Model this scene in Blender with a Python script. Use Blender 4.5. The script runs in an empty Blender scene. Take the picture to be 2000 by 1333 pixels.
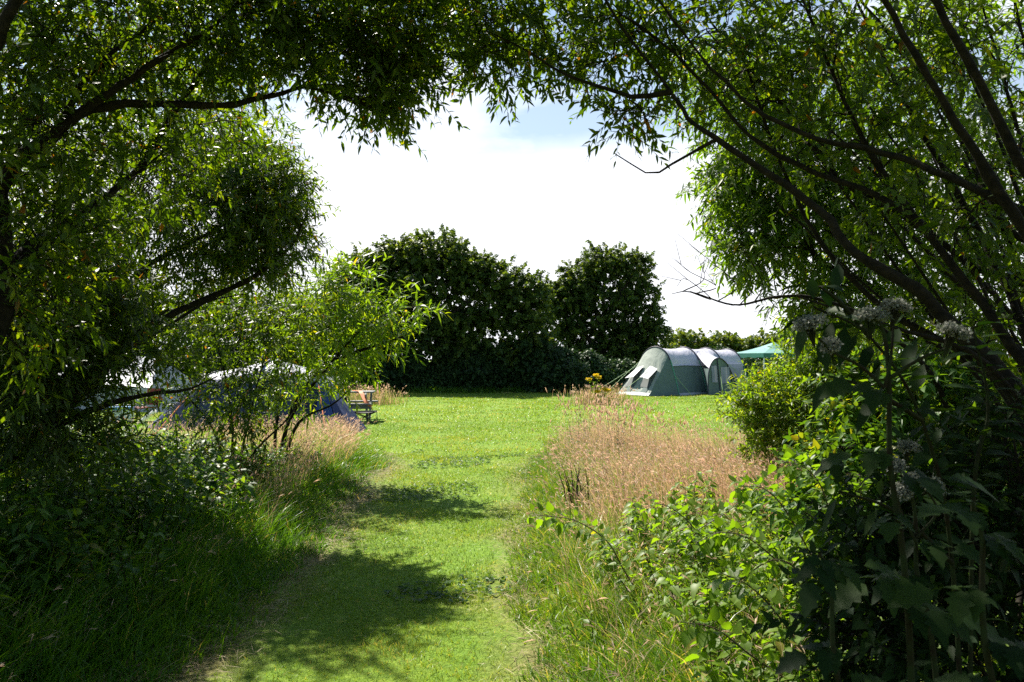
import bpy, math, numpy as np
from mathutils import Vector
rng = np.random.default_rng(11)
sc = bpy.context.scene
C = sc.collection
R = math.radians
PITCH = R(1.27); F = 1532.0; CAMZ = 1.6

def P(px, py, Y):
    """a measured picture point at ground distance Y -> world"""
    u = (px-1000)/F; v = (666.5-py)/F
    dy = math.cos(PITCH)-v*math.sin(PITCH); dz = math.sin(PITCH)+v*math.cos(PITCH)
    k = Y/dy
    return np.array([u*k, Y, CAMZ+dz*k])

# ------------------------------------------------------------------ materials
def new_mat(name):
    m = bpy.data.materials.new(name); m.use_nodes = True
    nt = m.node_tree
    for n in list(nt.nodes): nt.nodes.remove(n)
    return m, nt, nt.nodes, nt.links

def ramp(N, stops):
    r = N.new('ShaderNodeValToRGB'); e = r.color_ramp.elements
    while len(e) < len(stops): e.new(0.5)
    for i, (p, c) in enumerate(stops):
        e[i].position = p; e[i].color = (*c, 1)
    return r

def leaf_mat(name, stops, trans=(3.3, 2.6, 0.35), tfac=0.5, rough=0.42, spec=0.28, back=None):
    m, nt, N, L = new_mat(name)
    out = N.new('ShaderNodeOutputMaterial')
    at = N.new('ShaderNodeAttribute'); at.attribute_name = 'rnd'
    r = ramp(N, stops); L.new(at.outputs['Fac'], r.inputs[0])
    pr = N.new('ShaderNodeBsdfPrincipled')
    pr.inputs['Roughness'].default_value = rough
    pr.inputs['Specular IOR Level'].default_value = spec
    col = r.outputs[0]
    if back:
        g = N.new('ShaderNodeNewGeometry'); mx = N.new('ShaderNodeMix'); mx.data_type = 'RGBA'
        L.new(g.outputs['Backfacing'], mx.inputs[0]); L.new(col, mx.inputs[6]); mx.inputs[7].default_value = (*back, 1)
        L.new(mx.outputs[2], pr.inputs['Base Color'])
    else:
        L.new(col, pr.inputs['Base Color'])
    mul = N.new('ShaderNodeMix'); mul.data_type = 'RGBA'; mul.blend_type = 'MULTIPLY'; mul.inputs[0].default_value = 1
    L.new(col, mul.inputs[6]); mul.inputs[7].default_value = (*trans, 1)
    tr = N.new('ShaderNodeBsdfTranslucent'); L.new(mul.outputs[2], tr.inputs[0])
    ms = N.new('ShaderNodeMixShader'); ms.inputs[0].default_value = tfac
    L.new(pr.outputs[0], ms.inputs[1]); L.new(tr.outputs[0], ms.inputs[2]); L.new(ms.outputs[0], out.inputs[0])
    return m

def simple_mat(name, col, rough=0.6, noise=0.0, scale=8.0, trans=0.0, metal=0.0, bump=0.0, col2=None, spec=0.4, cloth=0):
    m, nt, N, L = new_mat(name)
    out = N.new('ShaderNodeOutputMaterial'); pr = N.new('ShaderNodeBsdfPrincipled')
    pr.inputs['Roughness'].default_value = rough; pr.inputs['Metallic'].default_value = metal
    pr.inputs['Specular IOR Level'].default_value = spec
    tc = N.new('ShaderNodeTexCoord'); nz = N.new('ShaderNodeTexNoise'); nz.inputs['Scale'].default_value = scale
    nz.inputs['Detail'].default_value = 6
    L.new(tc.outputs['Object'], nz.inputs['Vector'])
    c2 = col2 if col2 else tuple(c*(1-noise) for c in col)
    r = ramp(N, [(0.35, c2), (0.65, col)]); L.new(nz.outputs[0], r.inputs[0]); L.new(r.outputs[0], pr.inputs['Base Color'])
    if cloth:
        nz2 = N.new('ShaderNodeTexNoise'); nz2.inputs['Scale'].default_value = cloth; nz2.inputs['Detail'].default_value = 3; nz2.inputs['Distortion'].default_value = 1.2
        mp = N.new('ShaderNodeMapping'); mp.inputs['Scale'].default_value = (1.6, .7, .5); mp.inputs['Rotation'].default_value = (.4, .3, .5)
        L.new(tc.outputs['Object'], mp.inputs[0]); L.new(mp.outputs[0], nz2.inputs['Vector'])
        b = N.new('ShaderNodeBump'); b.inputs['Strength'].default_value = .7; b.inputs['Distance'].default_value = .10
        L.new(nz2.outputs[0], b.inputs['Height']); L.new(b.outputs[0], pr.inputs['Normal'])
    if bump:
        b = N.new('ShaderNodeBump'); b.inputs['Strength'].default_value = bump; b.inputs['Distance'].default_value = 0.02
        L.new(nz.outputs[0], b.inputs['Height']); L.new(b.outputs[0], pr.inputs['Normal'])
    if trans:
        t = N.new('ShaderNodeBsdfTranslucent'); L.new(r.outputs[0], t.inputs[0])
        ms = N.new('ShaderNodeMixShader'); ms.inputs[0].default_value = trans
        L.new(pr.outputs[0], ms.inputs[1]); L.new(t.outputs[0], ms.inputs[2]); L.new(ms.outputs[0], out.inputs[0])
    else:
        L.new(pr.outputs[0], out.inputs[0])
    return m

M = {}
M['willow'] = leaf_mat('willow_leaf', [(0, (.023, .056, .007)), (.4, (.050, .108, .010)), (.75, (.100, .165, .013)), (.95, (.19, .21, .02)), (1, (.16, .08, .02))],
                       back=(.06, .095, .03))
M['osier'] = leaf_mat('osier_leaf', [(0, (.05, .12, .015)), (.5, (.10, .19, .02)), (.85, (.18, .24, .025)), (1, (.24, .19, .03))],
                      tfac=.52, back=(.12, .17, .05))
M['far'] = leaf_mat('tree_leaf', [(0, (.032, .062, .015)), (.5, (.072, .122, .024)), (.9, (.15, .195, .03)), (1, (.11, .14, .02))],
                    trans=(2.2, 1.9, .4), tfac=.38, rough=.5, spec=.3)
M['hedge'] = leaf_mat('hedge_leaf', [(0, (.018, .042, .012)), (.5, (.034, .075, .018)), (1, (.065, .115, .028))], trans=(1.4, 1.4, .5), tfac=.2, rough=.55)
M['nettle'] = leaf_mat('nettle_leaf', [(0, (.025, .075, .015)), (.5, (.05, .12, .02)), (.9, (.10, .18, .03)), (1, (.16, .17, .03))], tfac=.45, spec=.18)
M['bramble'] = leaf_mat('bramble_leaf', [(0, (.07, .13, .014)), (.5, (.125, .205, .02)), (.93, (.15, .22, .025)), (1, (.22, .2, .04))], trans=(2.2, 2.3, .4), tfac=.5, rough=.45, spec=.25)
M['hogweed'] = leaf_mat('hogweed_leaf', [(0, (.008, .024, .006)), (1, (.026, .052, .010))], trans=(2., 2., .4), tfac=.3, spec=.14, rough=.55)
M['umbel'] = leaf_mat('umbel_flower', [(0, (.10, .12, .08)), (1, (.28, .28, .25))], trans=(1, 1, 1), tfac=.35)
M['ragwort'] = leaf_mat('ragwort_flower', [(0, (.78, .52, .01)), (1, (.88, .68, .03))], trans=(1, 1, 1), tfac=.3)
M['lawn'] = leaf_mat('lawn_blade', [(0, (.085, .165, .014)), (.5, (.165, .265, .020)), (.82, (.25, .32, .036)), (1, (.42, .36, .14))], trans=(1.6, 1.5, .5), tfac=.42, rough=.4, spec=.45)
M['verge'] = leaf_mat('verge_blade', [(0, (.04, .13, .010)), (.5, (.11, .23, .016)), (.9, (.24, .31, .035)), (1, (.42, .35, .16))], trans=(1.8, 1.6, .5), tfac=.45, rough=.38, spec=.45)
M['dry'] = leaf_mat('dry_blade', [(0, (.32, .23, .15)), (.35, (.50, .37, .26)), (.75, (.64, .51, .38)), (.9, (.30, .30, .09)), (1, (.20, .28, .05))], trans=(1.35, 1.1, .9), tfac=.45, rough=.6, spec=.25)
M['seed'] = leaf_mat('seed_head', [(0, (.36, .25, .18)), (.5, (.60, .45, .35)), (1, (.78, .66, .54))], trans=(1.25, 1.05, .9), tfac=.45, rough=.7, spec=.2)
M['straw'] = leaf_mat('straw', [(0, (.16, .12, .06)), (.6, (.32, .25, .12)), (1, (.50, .42, .24))], trans=(1, .95, .8), tfac=.25, rough=.6)
M['bark'] = simple_mat('willow_bark', (.030, .025, .017), .9, spec=.15, scale=30, col2=(.012, .011, .008), bump=.6)
M['bark_far'] = simple_mat('tree_bark', (.07, .06, .045), .9, scale=6, col2=(.03, .03, .02), bump=.5)
M['stem'] = simple_mat('green_stem', (.022, .036, .012), .75, scale=20, col2=(.018, .014, .008), spec=.1)
M['cane'] = simple_mat('bramble_cane', (.10, .045, .03), .55, scale=18, col2=(.05, .06, .02))

# ------------------------------------------------------------------ mesh helpers
def mesh_from(name, V, quads=None, tris=None, attr=None, smooth=True):
    me = bpy.data.meshes.new(name)
    nq = 0 if quads is None else len(quads); nt_ = 0 if tris is None else len(tris)
    me.vertices.add(len(V)); me.vertices.foreach_set('co', np.ascontiguousarray(V, dtype=np.float32).ravel())
    loops = []
    if nq: loops.append(np.asarray(quads, dtype=np.int32).ravel())
    if nt_: loops.append(np.asarray(tris, dtype=np.int32).ravel())
    loops = np.concatenate(loops)
    me.loops.add(len(loops)); me.loops.foreach_set('vertex_index', loops)
    me.polygons.add(nq+nt_)
    st = np.concatenate([np.arange(nq)*4, nq*4+np.arange(nt_)*3]).astype(np.int32)
    me.polygons.foreach_set('loop_start', st)
    me.polygons.foreach_set('use_smooth', np.full(nq+nt_, smooth))
    me.update(calc_edges=True)
    if attr is not None:
        a = me.attributes.new('rnd', 'FLOAT', 'POINT'); a.data.foreach_set('value', np.asarray(attr, dtype=np.float32))
    return me

def link(name, me, mat, parent=None, label=None, cat=None, group=None, kind=None, loc=None):
    o = bpy.data.objects.new(name, me); C.objects.link(o)
    if mat is not None and me is not None: me.materials.append(mat)
    if parent is not None: o.parent = parent
    if loc is not None: o.location = loc
    tag(o, label, cat, group, kind)
    return o

def tag(o, label=None, cat=None, group=None, kind=None):
    if label: o['label'] = label
    if cat: o['category'] = cat
    if group: o['group'] = group
    if kind: o['kind'] = kind
    return o

def empty(name, loc, label, cat, group=None, rz=0):
    o = bpy.data.objects.new(name, None); C.objects.link(o); o.location = tuple(loc); o.rotation_euler = (0, 0, rz)
    o.empty_display_size = .2
    return tag(o, label, cat, group)

class Buf:
    """accumulates verts / quads / tris / rnd"""
    def __init__(s): s.V = []; s.Q = []; s.T = []; s.A = []; s.n = 0
    def add(s, V, Q=None, T=None, A=None):
        V = np.asarray(V, float).reshape(-1, 3)
        if Q is not None and len(Q): s.Q.append(np.asarray(Q, int).reshape(-1, 4)+s.n)
        if T is not None and len(T): s.T.append(np.asarray(T, int).reshape(-1, 3)+s.n)
        s.V.append(V); s.A.append(np.full(len(V), .5) if A is None else np.asarray(A, float)); s.n += len(V)
    def obj(s, name, mat, parent=None, origin=(0, 0, 0), smooth=True, **k):
        V = np.concatenate(s.V)-np.asarray(origin, float)
        Q = np.concatenate(s.Q) if s.Q else None; T = np.concatenate(s.T) if s.T else None
        me = mesh_from(name, V, Q, T, np.concatenate(s.A), smooth)
        return link(name, me, mat, parent, **k)

def unit(a):
    return a/np.maximum(np.linalg.norm(a, axis=-1, keepdims=True), 1e-9)

# leaf templates: columns = along, across, lift
def tmpl(xs, ws, fold=.22):
    """with midrib: rows of (left, mid, right)"""
    V = [(0, 0, 0)]; Q = []; T = []
    for x, w in zip(xs, ws):
        V += [(x, -w, fold*w), (x, 0, 0), (x, w, fold*w)]
    V.append((1, 0, 0)); n = len(xs); tip = len(V)-1
    T += [(0, 2, 1), (0, 3, 2)]
    for i in range(n-1):
        a = 1+3*i; b = a+3
        Q += [(a, a+1, b+1, b), (a+1, a+2, b+2, b+1)]
    a = 1+3*(n-1)
    T += [(a, a+1, tip), (a+1, a+2, tip)]
    return np.array(V, float), np.array(Q), np.array(T)
def tmpl_flat(xs, ws):
    V = [(0, 0, 0)]; Q = []; T = [(0, 2, 1)]
    for x, w in zip(xs, ws): V += [(x, -w, 0), (x, w, 0)]
    V.append((1, 0, 0)); n = len(xs)
    for i in range(n-1):
        a = 1+2*i; Q.append((a, a+1, a+3, a+2))
    a = 1+2*(n-1); T.append((a, a+1, len(V)-1))
    return np.array(V, float), np.array(Q), np.array(T)
T_LANCE = tmpl((.28, .62), (.5, .42))
T_LANCE_FLAT = tmpl_flat((.3, .65), (.5, .4))
T_OVATE = tmpl((.12, .32, .65), (.36, .5, .30))
T_OAK = tmpl_flat((.35, .75), (.42, .5))

def leaves(buf, T, pos, d, nrm, L, W, rnd, droop=.25):
    tv, tq, tt = T; n = len(pos)
    if n == 0: return
    d = unit(d); y = unit(np.cross(nrm, d)); z = np.cross(d, y)
    L = np.broadcast_to(np.asarray(L, float), (n,)); W = np.broadcast_to(np.asarray(W, float), (n,))
    droop = np.broadcast_to(np.asarray(droop, float), (n,))
    k = len(tv)
    x = tv[:, 0][None, :, None]; yy = tv[:, 1][None, :, None]; zz = tv[:, 2][None, :, None]
    Lx = L[:, None, None]; Wx = W[:, None, None]
    V = pos[:, None, :] + d[:, None, :]*x*Lx + y[:, None, :]*yy*Wx + z[:, None, :]*(zz*Wx)
    V[:, :, 2] -= (tv[:, 0]**2)[None, :]*(L*droop)[:, None]
    off = (np.arange(n)*k)[:, None, None]
    Q = (tq[None]+off).reshape(-1, 4) if len(tq) else None
    buf.add(V.reshape(-1, 3), Q, (tt[None]+off).reshape(-1, 3), np.repeat(rnd, k))

def tubes(buf, paths, sides=5):
    """paths: list of (pts (n,3), radii (n,))"""
    for pts, rad in paths:
        pts = np.asarray(pts, float); n = len(pts)
        t = np.gradient(pts, axis=0); t = unit(t)
        ref = np.array([0, 0, 1.]) if abs(t[0, 2]) < .9 else np.array([1., 0, 0])
        a = unit(np.cross(t, ref)); b = np.cross(t, a)
        th = np.arange(sides)/sides*2*np.pi
        V = pts[:, None, :]+np.asarray(rad)[:, None, None]*(np.cos(th)[None, :, None]*a[:, None, :]+np.sin(th)[None, :, None]*b[:, None, :])
        i = np.arange(n-1)[:, None]*sides; j = np.arange(sides)[None, :]; j2 = (j+1) % sides
        Q = np.stack([i+j, i+j2, i+sides+j2, i+sides+j], -1).reshape(-1, 4)
        buf.add(V.reshape(-1, 3), Q)

def twigs(buf, p0, p1, p2, r0, r1):
    """vectorised 3-sided bent twigs"""
    n = len(p0)
    t = unit(p2-p0); a = unit(np.cross(t, np.array([.3, .2, 1.]))); b = np.cross(t, a)
    th = np.arange(3)/3*2*np.pi
    rings = []
    for p, r in ((p0, r0), (p1, (r0+r1)/2), (p2, r1)):
        rings.append(p[:, None, :]+r*(np.cos(th)[None, :, None]*a[:, None, :]+np.sin(th)[None, :, None]*b[:, None, :]))
    V = np.stack(rings, 1)
    off = (np.arange(n)*9)[:, None, None]
    q = []
    for k in (0, 3):
        for j in range(3): q.append((k+j, k+(j+1) % 3, k+3+(j+1) % 3, k+3+j))
    buf.add(V.reshape(-1, 3), (np.array(q)[None]+off).reshape(-1, 4))

def smooth_path(pts, n):
    """Catmull-Rom through pts"""
    pts = np.asarray(pts, float)
    if len(pts) < 3: return np.linspace(pts[0], pts[-1], n)
    p = np.vstack([2*pts[0]-pts[1], pts, 2*pts[-1]-pts[-2]])
    out = []; m = len(pts)-1
    for u in np.linspace(0, m-1e-6, n):
        i = int(u); t = u-i; a, b, c, d = p[i:i+4]
        out.append(.5*((2*b)+(-a+c)*t+(2*a-5*b+4*c-d)*t*t+(-a+3*b-3*c+d)*t**3))
    return np.array(out)

# ------------------------------------------------------------------ ground height
def gz(x, y):
    x = np.asarray(x, float); y = np.asarray(y, float)
    z = .025*np.sin(x*.9+.6*np.sin(y*.5))*np.cos(y*.7+1.)+.012*np.sin(3.1*x+y*1.3)*np.sin(2.3*y-x)
    edge = np.where(y < 13, -1.9, -1.9-(y-13)*.45)
    z += .10*np.clip((edge-x)/.7, 0, 1)*np.clip((16-y)/4, 0, 1)
    z += .05*np.clip((x-.35)/.6, 0, 1)*np.clip((14-y)/3, 0, 1)
    z *= np.clip((90-y)/40, 0, 1)
    return z

# ------------------------------------------------------------------ tree growth
def grow(limbs, targets, r_tip=.0025, kmin=.25, taper=.012, wob=.06):
    """limbs: list of (pts, radii). Attach each target to the nearest skeleton point."""
    sp = [p for p, r in limbs]; SP = np.concatenate(sp); SR = np.concatenate([r for p, r in limbs])
    SD = np.concatenate([unit(np.gradient(p, axis=0)) for p in sp])
    cap = len(SP)+len(targets)*8
    A = np.zeros((cap, 3)); B = np.zeros(cap); D = np.zeros((cap, 3)); n = len(SP)
    A[:n] = SP; B[:n] = SR; D[:n] = SD
    T = np.asarray(targets)
    d0 = np.array([np.min(np.sum((SP-t)**2, 1)) for t in T]); order = np.argsort(d0)
    br = []; ends = []; dirs = []
    for k in order:
        t = T[k]; v = t-A[:n]; dist = np.sqrt(np.sum(v*v, 1))+1e-6
        cosv = np.sum(v*D[:n], 1)/dist
        cost = dist*(1.35-.35*cosv)+(dist < .12)*.2
        j = int(np.argmin(cost)); L = dist[j]; s = A[j]; sd = D[j]
        m = int(np.clip(math.ceil(L/.22), 2, 7))
        u = np.linspace(0, 1, m+1)[:, None]
        c = s+sd*L*.35+(t-s)*.25+rng.normal(0, wob*L, 3)
        pts = (1-u)**2*s+2*u*(1-u)*c+u*u*t
        pts[1:-1] += rng.normal(0, .02*L, (m-1, 3))
        r0 = min(B[j]*.75, r_tip+taper*L); rr = r0+(r_tip-r0)*u[:, 0]
        br.append((pts, rr))
        q = pts[1:]; A[n:n+m] = q; B[n:n+m] = rr[1:]; D[n:n+m] = unit(np.gradient(pts, axis=0))[1:]; n += m
        ends.append(t); dirs.append(unit(pts[-1]-pts[-2]))
    return br, np.array(ends), np.array(dirs)

def sprays(lb, tb, ends, dirs, center, per=14, tl=(.22, .42), L=(.07, .12), wr=.2, T=T_LANCE, up=.1, droop=.25, jit=.45, rshift=0., rscale=1., spread=.75):
    n = len(ends)
    out = unit(ends-center)
    d = unit(dirs*.6+out*.55+rng.normal(0, jit, (n, 3))+np.array([0, 0, up]))
    l = rng.uniform(*tl, n)[:, None]
    p0 = ends; p2 = ends+d*l+np.array([0, 0, -1])*l*.12; p1 = ends+d*l*.5+rng.normal(0, .03, (n, 3))*l
    if tb is not None: twigs(tb, p0, p1, p2, .0022, .0010)
    s = (np.arange(per)+.5)/per
    S = s[None, :, None]
    pos = (1-S)**2*p0[:, None]+2*S*(1-S)*p1[:, None]+S*S*p2[:, None]
    dd = np.repeat(d[:, None], per, 1)
    a = unit(np.cross(d, np.array([.1, .2, 1.]))); b = np.cross(d, a)
    ph = (np.arange(per)*2.4)[None]+rng.uniform(0, 6.28, (n, 1))
    rad = np.cos(ph)[..., None]*a[:, None]+np.sin(ph)[..., None]*b[:, None]
    ld = unit(dd*rng.uniform(.4, .9, (n, per, 1))+rad*spread+rng.normal(0, .22, (n, per, 3))+np.array([0, 0, -droop]))
    nn = unit(np.array([0, 0, 1.])+rng.normal(0, .45, (n, per, 3))+.3*dd)
    Ls = rng.uniform(*L, (n, per))*(1-.35*np.abs(s-.45))[None]
    base = np.clip(rng.beta(2, 2.6, (n, 1))*.75+rng.normal(0, .14, (n, per)), 0, .93)
    brown = rng.random((n, per)) < .012
    rn = np.where(brown, 1.0, np.clip(base*rscale+rshift, 0, .96))
    leaves(lb, T, pos.reshape(-1, 3), ld.reshape(-1, 3), nn.reshape(-1, 3), Ls.ravel(), Ls.ravel()*wr*rng.uniform(.8, 1.25, n*per), rn.ravel(), droop=rng.uniform(-.05, .4, n*per))

def blob_pts(c, r, n, shell=.55):
    v = unit(rng.normal(size=(n, 3))); rad = rng.random(n)**(1/3.)
    rad = shell+(1-shell)*rad if shell > 0 else rad
    mix = rng.random(n) < .35
    rad = np.where(mix, rng.random(n)**.5*.8, rad)
    p = v*rad[:, None]*np.asarray(r)*(1+.12*rng.normal(size=(n, 1)))
    return np.asarray(c)+p

def PB(px, py, Y, rx, ry, rd, n):
    """crown clump measured in the picture, at distance Y, rd metres deep"""
    return (P(px, py, Y), (rx/F*Y, rd, ry/F*Y), n)

def tree(name, label, cat, limbs, blobs, leaf='willow', group=None, r0=.05, r1=.012, bark='bark', taper=.012, r_tip=.0025, sides=7, limb_r=None, zmin=.25, part_names=('trunk', 'branch_work', 'crown'), shell=.45, **kw):
    paths = []
    for i, pts in enumerate(limbs):
        W = np.array([p if len(p) == 3 and isinstance(p, np.ndarray) else P(*p) for p in pts])
        seg = np.linalg.norm(np.diff(W, axis=0), axis=1).sum()
        n = int(np.clip(seg/.12, 8, 60)); sm = smooth_path(W, n)
        sm[1:-1] += rng.normal(0, .0035*min(1, seg/3), (n-2, 3))
        a, b = limb_r[i] if limb_r else (r0, r1)
        u = np.linspace(0, 1, n); kn = 1+.07*rng.normal(size=n)+.22*(rng.random(n) < .06); paths.append((sm, (a+(b-a)*u**.8)*kn))
    base = paths[0][0][0].copy(); base[2] = float(gz(base[0], base[1]))
    root = empty(name, base, label, cat, group)
    tb = Buf(); tubes(tb, paths, sides); tk = tb.obj(part_names[0], M[bark], root, base)
    targ = []; cent = []
    for c, r, n in blobs:
        p = blob_pts(c, r, n, shell); targ.append(p); cent.append(np.repeat(np.asarray(c)[None], n, 0))
    targ = np.concatenate(targ); cent = np.concatenate(cent)
    ok = targ[:, 2] > zmin; ok &= (targ[:, 0]**2+targ[:, 1]**2 > .8**2) | (targ[:, 2] > 2.6); targ = targ[ok]; cent = cent[ok]
    key = {tuple(np.round(t, 5)): i for i, t in enumerate(targ)}
    br, ends, dirs = grow(paths, targ, r_tip=r_tip, taper=taper)
    cent = cent[[key[tuple(np.round(e, 5))] for e in ends]]
    bb = Buf(); tubes(bb, br, 4)
    lb = Buf(); sprays(lb, bb, ends, dirs, cent, **kw)
    bb.obj(part_names[1], M[bark], tk, base)
    lb.obj(part_names[2], M[leaf], root, base)
    return root
exec_order = []
# ================================================================== SETTING
def ground():
    xs = np.concatenate([-np.geomspace(600, 9, 26), np.linspace(-8.7, 8.7, 117), np.geomspace(9, 600, 26)])
    ys = np.concatenate([-np.geomspace(200, 3, 12), np.linspace(-2.5, 22, 164), np.geomspace(22.5, 900, 60)])
    X, Y = np.meshgrid(xs, ys); Z = gz(X, Y)
    n, m = X.shape
    i = np.arange(n-1)[:, None]*m; j = np.arange(m-1)[None]
    Q = np.stack([i+j, i+j+1, i+m+j+1, i+m+j], -1).reshape(-1, 4)
    me = mesh_from('ground', np.stack([X, Y, Z], -1).reshape(-1, 3), Q)
    m_, nt, N, L = new_mat('grassy_ground')
    out = N.new('ShaderNodeOutputMaterial'); pr = N.new('ShaderNodeBsdfPrincipled')
    pr.inputs['Roughness'].default_value = .85; pr.inputs['Specular IOR Level'].default_value = .15
    tc = N.new('ShaderNodeTexCoord')
    def noise(s, d=6, sc_=(1, 1, 1)):
        mp = N.new('ShaderNodeMapping'); mp.inputs['Scale'].default_value = sc_
        L.new(tc.outputs['Object'], mp.inputs[0])
        z = N.new('ShaderNodeTexNoise'); z.inputs['Scale'].default_value = s; z.inputs['Detail'].default_value = d
        z.inputs['Roughness'].default_value = .65
        L.new(mp.outputs[0], z.inputs['Vector']); return z.outputs[0]
    fine = noise(22, 8); med = noise(1.3, 5); big = noise(.25, 3); dirt = noise(.9, 6)
    r1 = ramp(N, [(.3, (.075, .15, .016)), (.5, (.14, .25, .022)), (.7, (.205, .31, .035))]); L.new(fine, r1.inputs[0])
    r2 = ramp(N, [(.42, (0, 0, 0)), (.68, (1, 1, 1))]); L.new(med, r2.inputs[0])
    mx = N.new('ShaderNodeMix'); mx.data_type = 'RGBA'; L.new(r2.outputs[0], mx.inputs[0]); L.new(r1.outputs[0], mx.inputs[6])
    mul = N.new('ShaderNodeMix'); mul.data_type = 'RGBA'; mul.blend_type = 'MULTIPLY'; mul.inputs[0].default_value = 1
    L.new(r1.outputs[0], mul.inputs[6]); mul.inputs[7].default_value = (1.35, 1.1, 1.2, 1); L.new(mul.outputs[2], mx.inputs[7])
    # worn earth strips along both edges of the walked path, and under the undergrowth
    sx = N.new('ShaderNodeSeparateXYZ'); L.new(tc.outputs['Object'], sx.inputs[0])
    def math_(op, a, b=None, clamp=False):
        q = N.new('ShaderNodeMath'); q.operation = op; q.use_clamp = clamp
        for k, v in ((0, a), (1, b)):
            if v is None: continue
            if isinstance(v, (int, float)): q.inputs[k].default_value = v
            else: L.new(v, q.inputs[k])
        return q.outputs[0]
    wob = math_('MULTIPLY', math_('SUBTRACT', med, .5), 1.1)
    xx = math_('ADD', sx.outputs[0], wob)
    l1 = math_('SUBTRACT', 1, math_('DIVIDE', math_('ABSOLUTE', math_('ADD', xx, 1.72)), .45), True)
    l2 = math_('MULTIPLY', math_('SUBTRACT', 1, math_('DIVIDE', math_('ABSOLUTE', math_('SUBTRACT', xx, .05)), .40), True), .8)
    yl = math_('SUBTRACT', 1, math_('DIVIDE', math_('SUBTRACT', sx.outputs[1], 9.5), 3.5), True)
    under = math_('DIVIDE', math_('SUBTRACT', -1.9, xx), .5, True)
    under2 = math_('DIVIDE', math_('SUBTRACT', xx, .5), .5, True)
    und = math_('MULTIPLY', math_('MAXIMUM', under, under2), yl)
    dm = ramp(N, [(.42, (0, 0, 0)), (.62, (1, 1, 1))]); L.new(dirt, dm.inputs[0])
    strip = math_('MULTIPLY', math_('MULTIPLY', math_('MAXIMUM', l1, l2), yl), math_('ADD', math_('MULTIPLY', dm.outputs[0], .8), .25), True)
    strip = math_('MAXIMUM', strip, math_('MULTIPLY', und, .85))
    rd = ramp(N, [(.3, (.13, .10, .045)), (.6, (.27, .22, .10)), (.8, (.40, .34, .17))]); L.new(fine, rd.inputs[0])
    mx2 = N.new('ShaderNodeMix'); mx2.data_type = 'RGBA'; L.new(strip, mx2.inputs[0]); L.new(mx.outputs[2], mx2.inputs[6]); L.new(rd.outputs[0], mx2.inputs[7])
    L.new(mx2.outputs[2], pr.inputs['Base Color'])
    b = N.new('ShaderNodeBump'); b.inputs['Strength'].default_value = .8; b.inputs['Distance'].default_value = .03
    L.new(noise(60, 6), b.inputs['Height']); L.new(b.outputs[0], pr.inputs['Normal'])
    L.new(pr.outputs[0], out.inputs[0])
    link('ground', me, m_, kind='structure', label='mown grass field with a worn walking track')
ground()

# ---------------------------------------------------------------- grasses
def blades(buf, xy, h, w, bend, rnd, seg=3, lean=None, z0=-.01, face=None):
    n = len(xy)
    base = np.column_stack([xy, gz(xy[:, 0], xy[:, 1])+z0])
    w = np.broadcast_to(w, (n,)); az = rng.uniform(0, 6.28, n) if lean is None else lean
    bd = np.column_stack([np.cos(az), np.sin(az), np.zeros(n)])
    fa = rng.uniform(0, 6.28, n)
    wd = np.column_stack([np.cos(fa), np.sin(fa), np.zeros(n)])
    k = 2*seg+1; V = np.zeros((n, k, 3))
    for i in range(seg+1):
        t = i/seg
        hor = bend*h*(t**2); ver = h*(t-.35*np.clip(bend, 0, 1.3)*t**2*.8)
        c = base+bd*hor[:, None]; c[:, 2] += ver
        ww = (w*(1-t**1.5)*.5)[:, None] if i else (w*.4)[:, None]
        if i < seg: V[:, 2*i] = c-wd*ww; V[:, 2*i+1] = c+wd*ww
        else: V[:, 2*i] = c
    q = np.array([(2*i, 2*i+1, 2*i+3, 2*i+2) for i in range(seg-1)]).reshape(-1, 4); t_ = np.array([(2*seg-2, 2*seg-1, 2*seg)])
    off = (np.arange(n)*k)[:, None, None]
    buf.add(V.reshape(-1, 3), (q[None]+off).reshape(-1, 4) if len(q) else None, (t_[None]+off).reshape(-1, 3), np.repeat(rnd, k))
    return V[:, 2*seg], unit(V[:, 2*seg]-V[:, 2*seg-2])

def vnoise(x, y, s, seed=0):
    r = np.random.default_rng(seed); a = r.uniform(0, 6.28, 8); f = r.uniform(.5, 1.6, 8); p = r.uniform(0, 6.28, 8)
    v = sum(np.sin((np.cos(a[i])*x+np.sin(a[i])*y)*s*f[i]+p[i]) for i in range(8))
    return v/8*1.6

def left_edge(y):  # edge between mown and long grass on the left
    return .10*np.sin(y*1.15+.7)+.06*np.sin(y*2.9)+np.interp(y, [0, 4, 5.5, 8, 12.3, 14, 16.5, 19, 22, 40], [-1.65, -1.72, -1.86, -1.88, -2.15, -2.5, -3.3, -9, -14, -30])
def right_edge(y):
    return .06*np.sin(y*1.4+2)+.05*np.sin(y*3.3)+np.interp(y, [0, 4, 6, 12.3, 15, 19], [.15, .16, .16, .40, .9, 1.6])
def in_dry(x, y):   # the island of long grass on the right
    far = np.interp(x, [0, .5, 1.2, 2.5, 5, 9], [12, 15.5, 15.5, 13.5, 12, 12])
    return (x > right_edge(y)) & (y < far)

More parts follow.
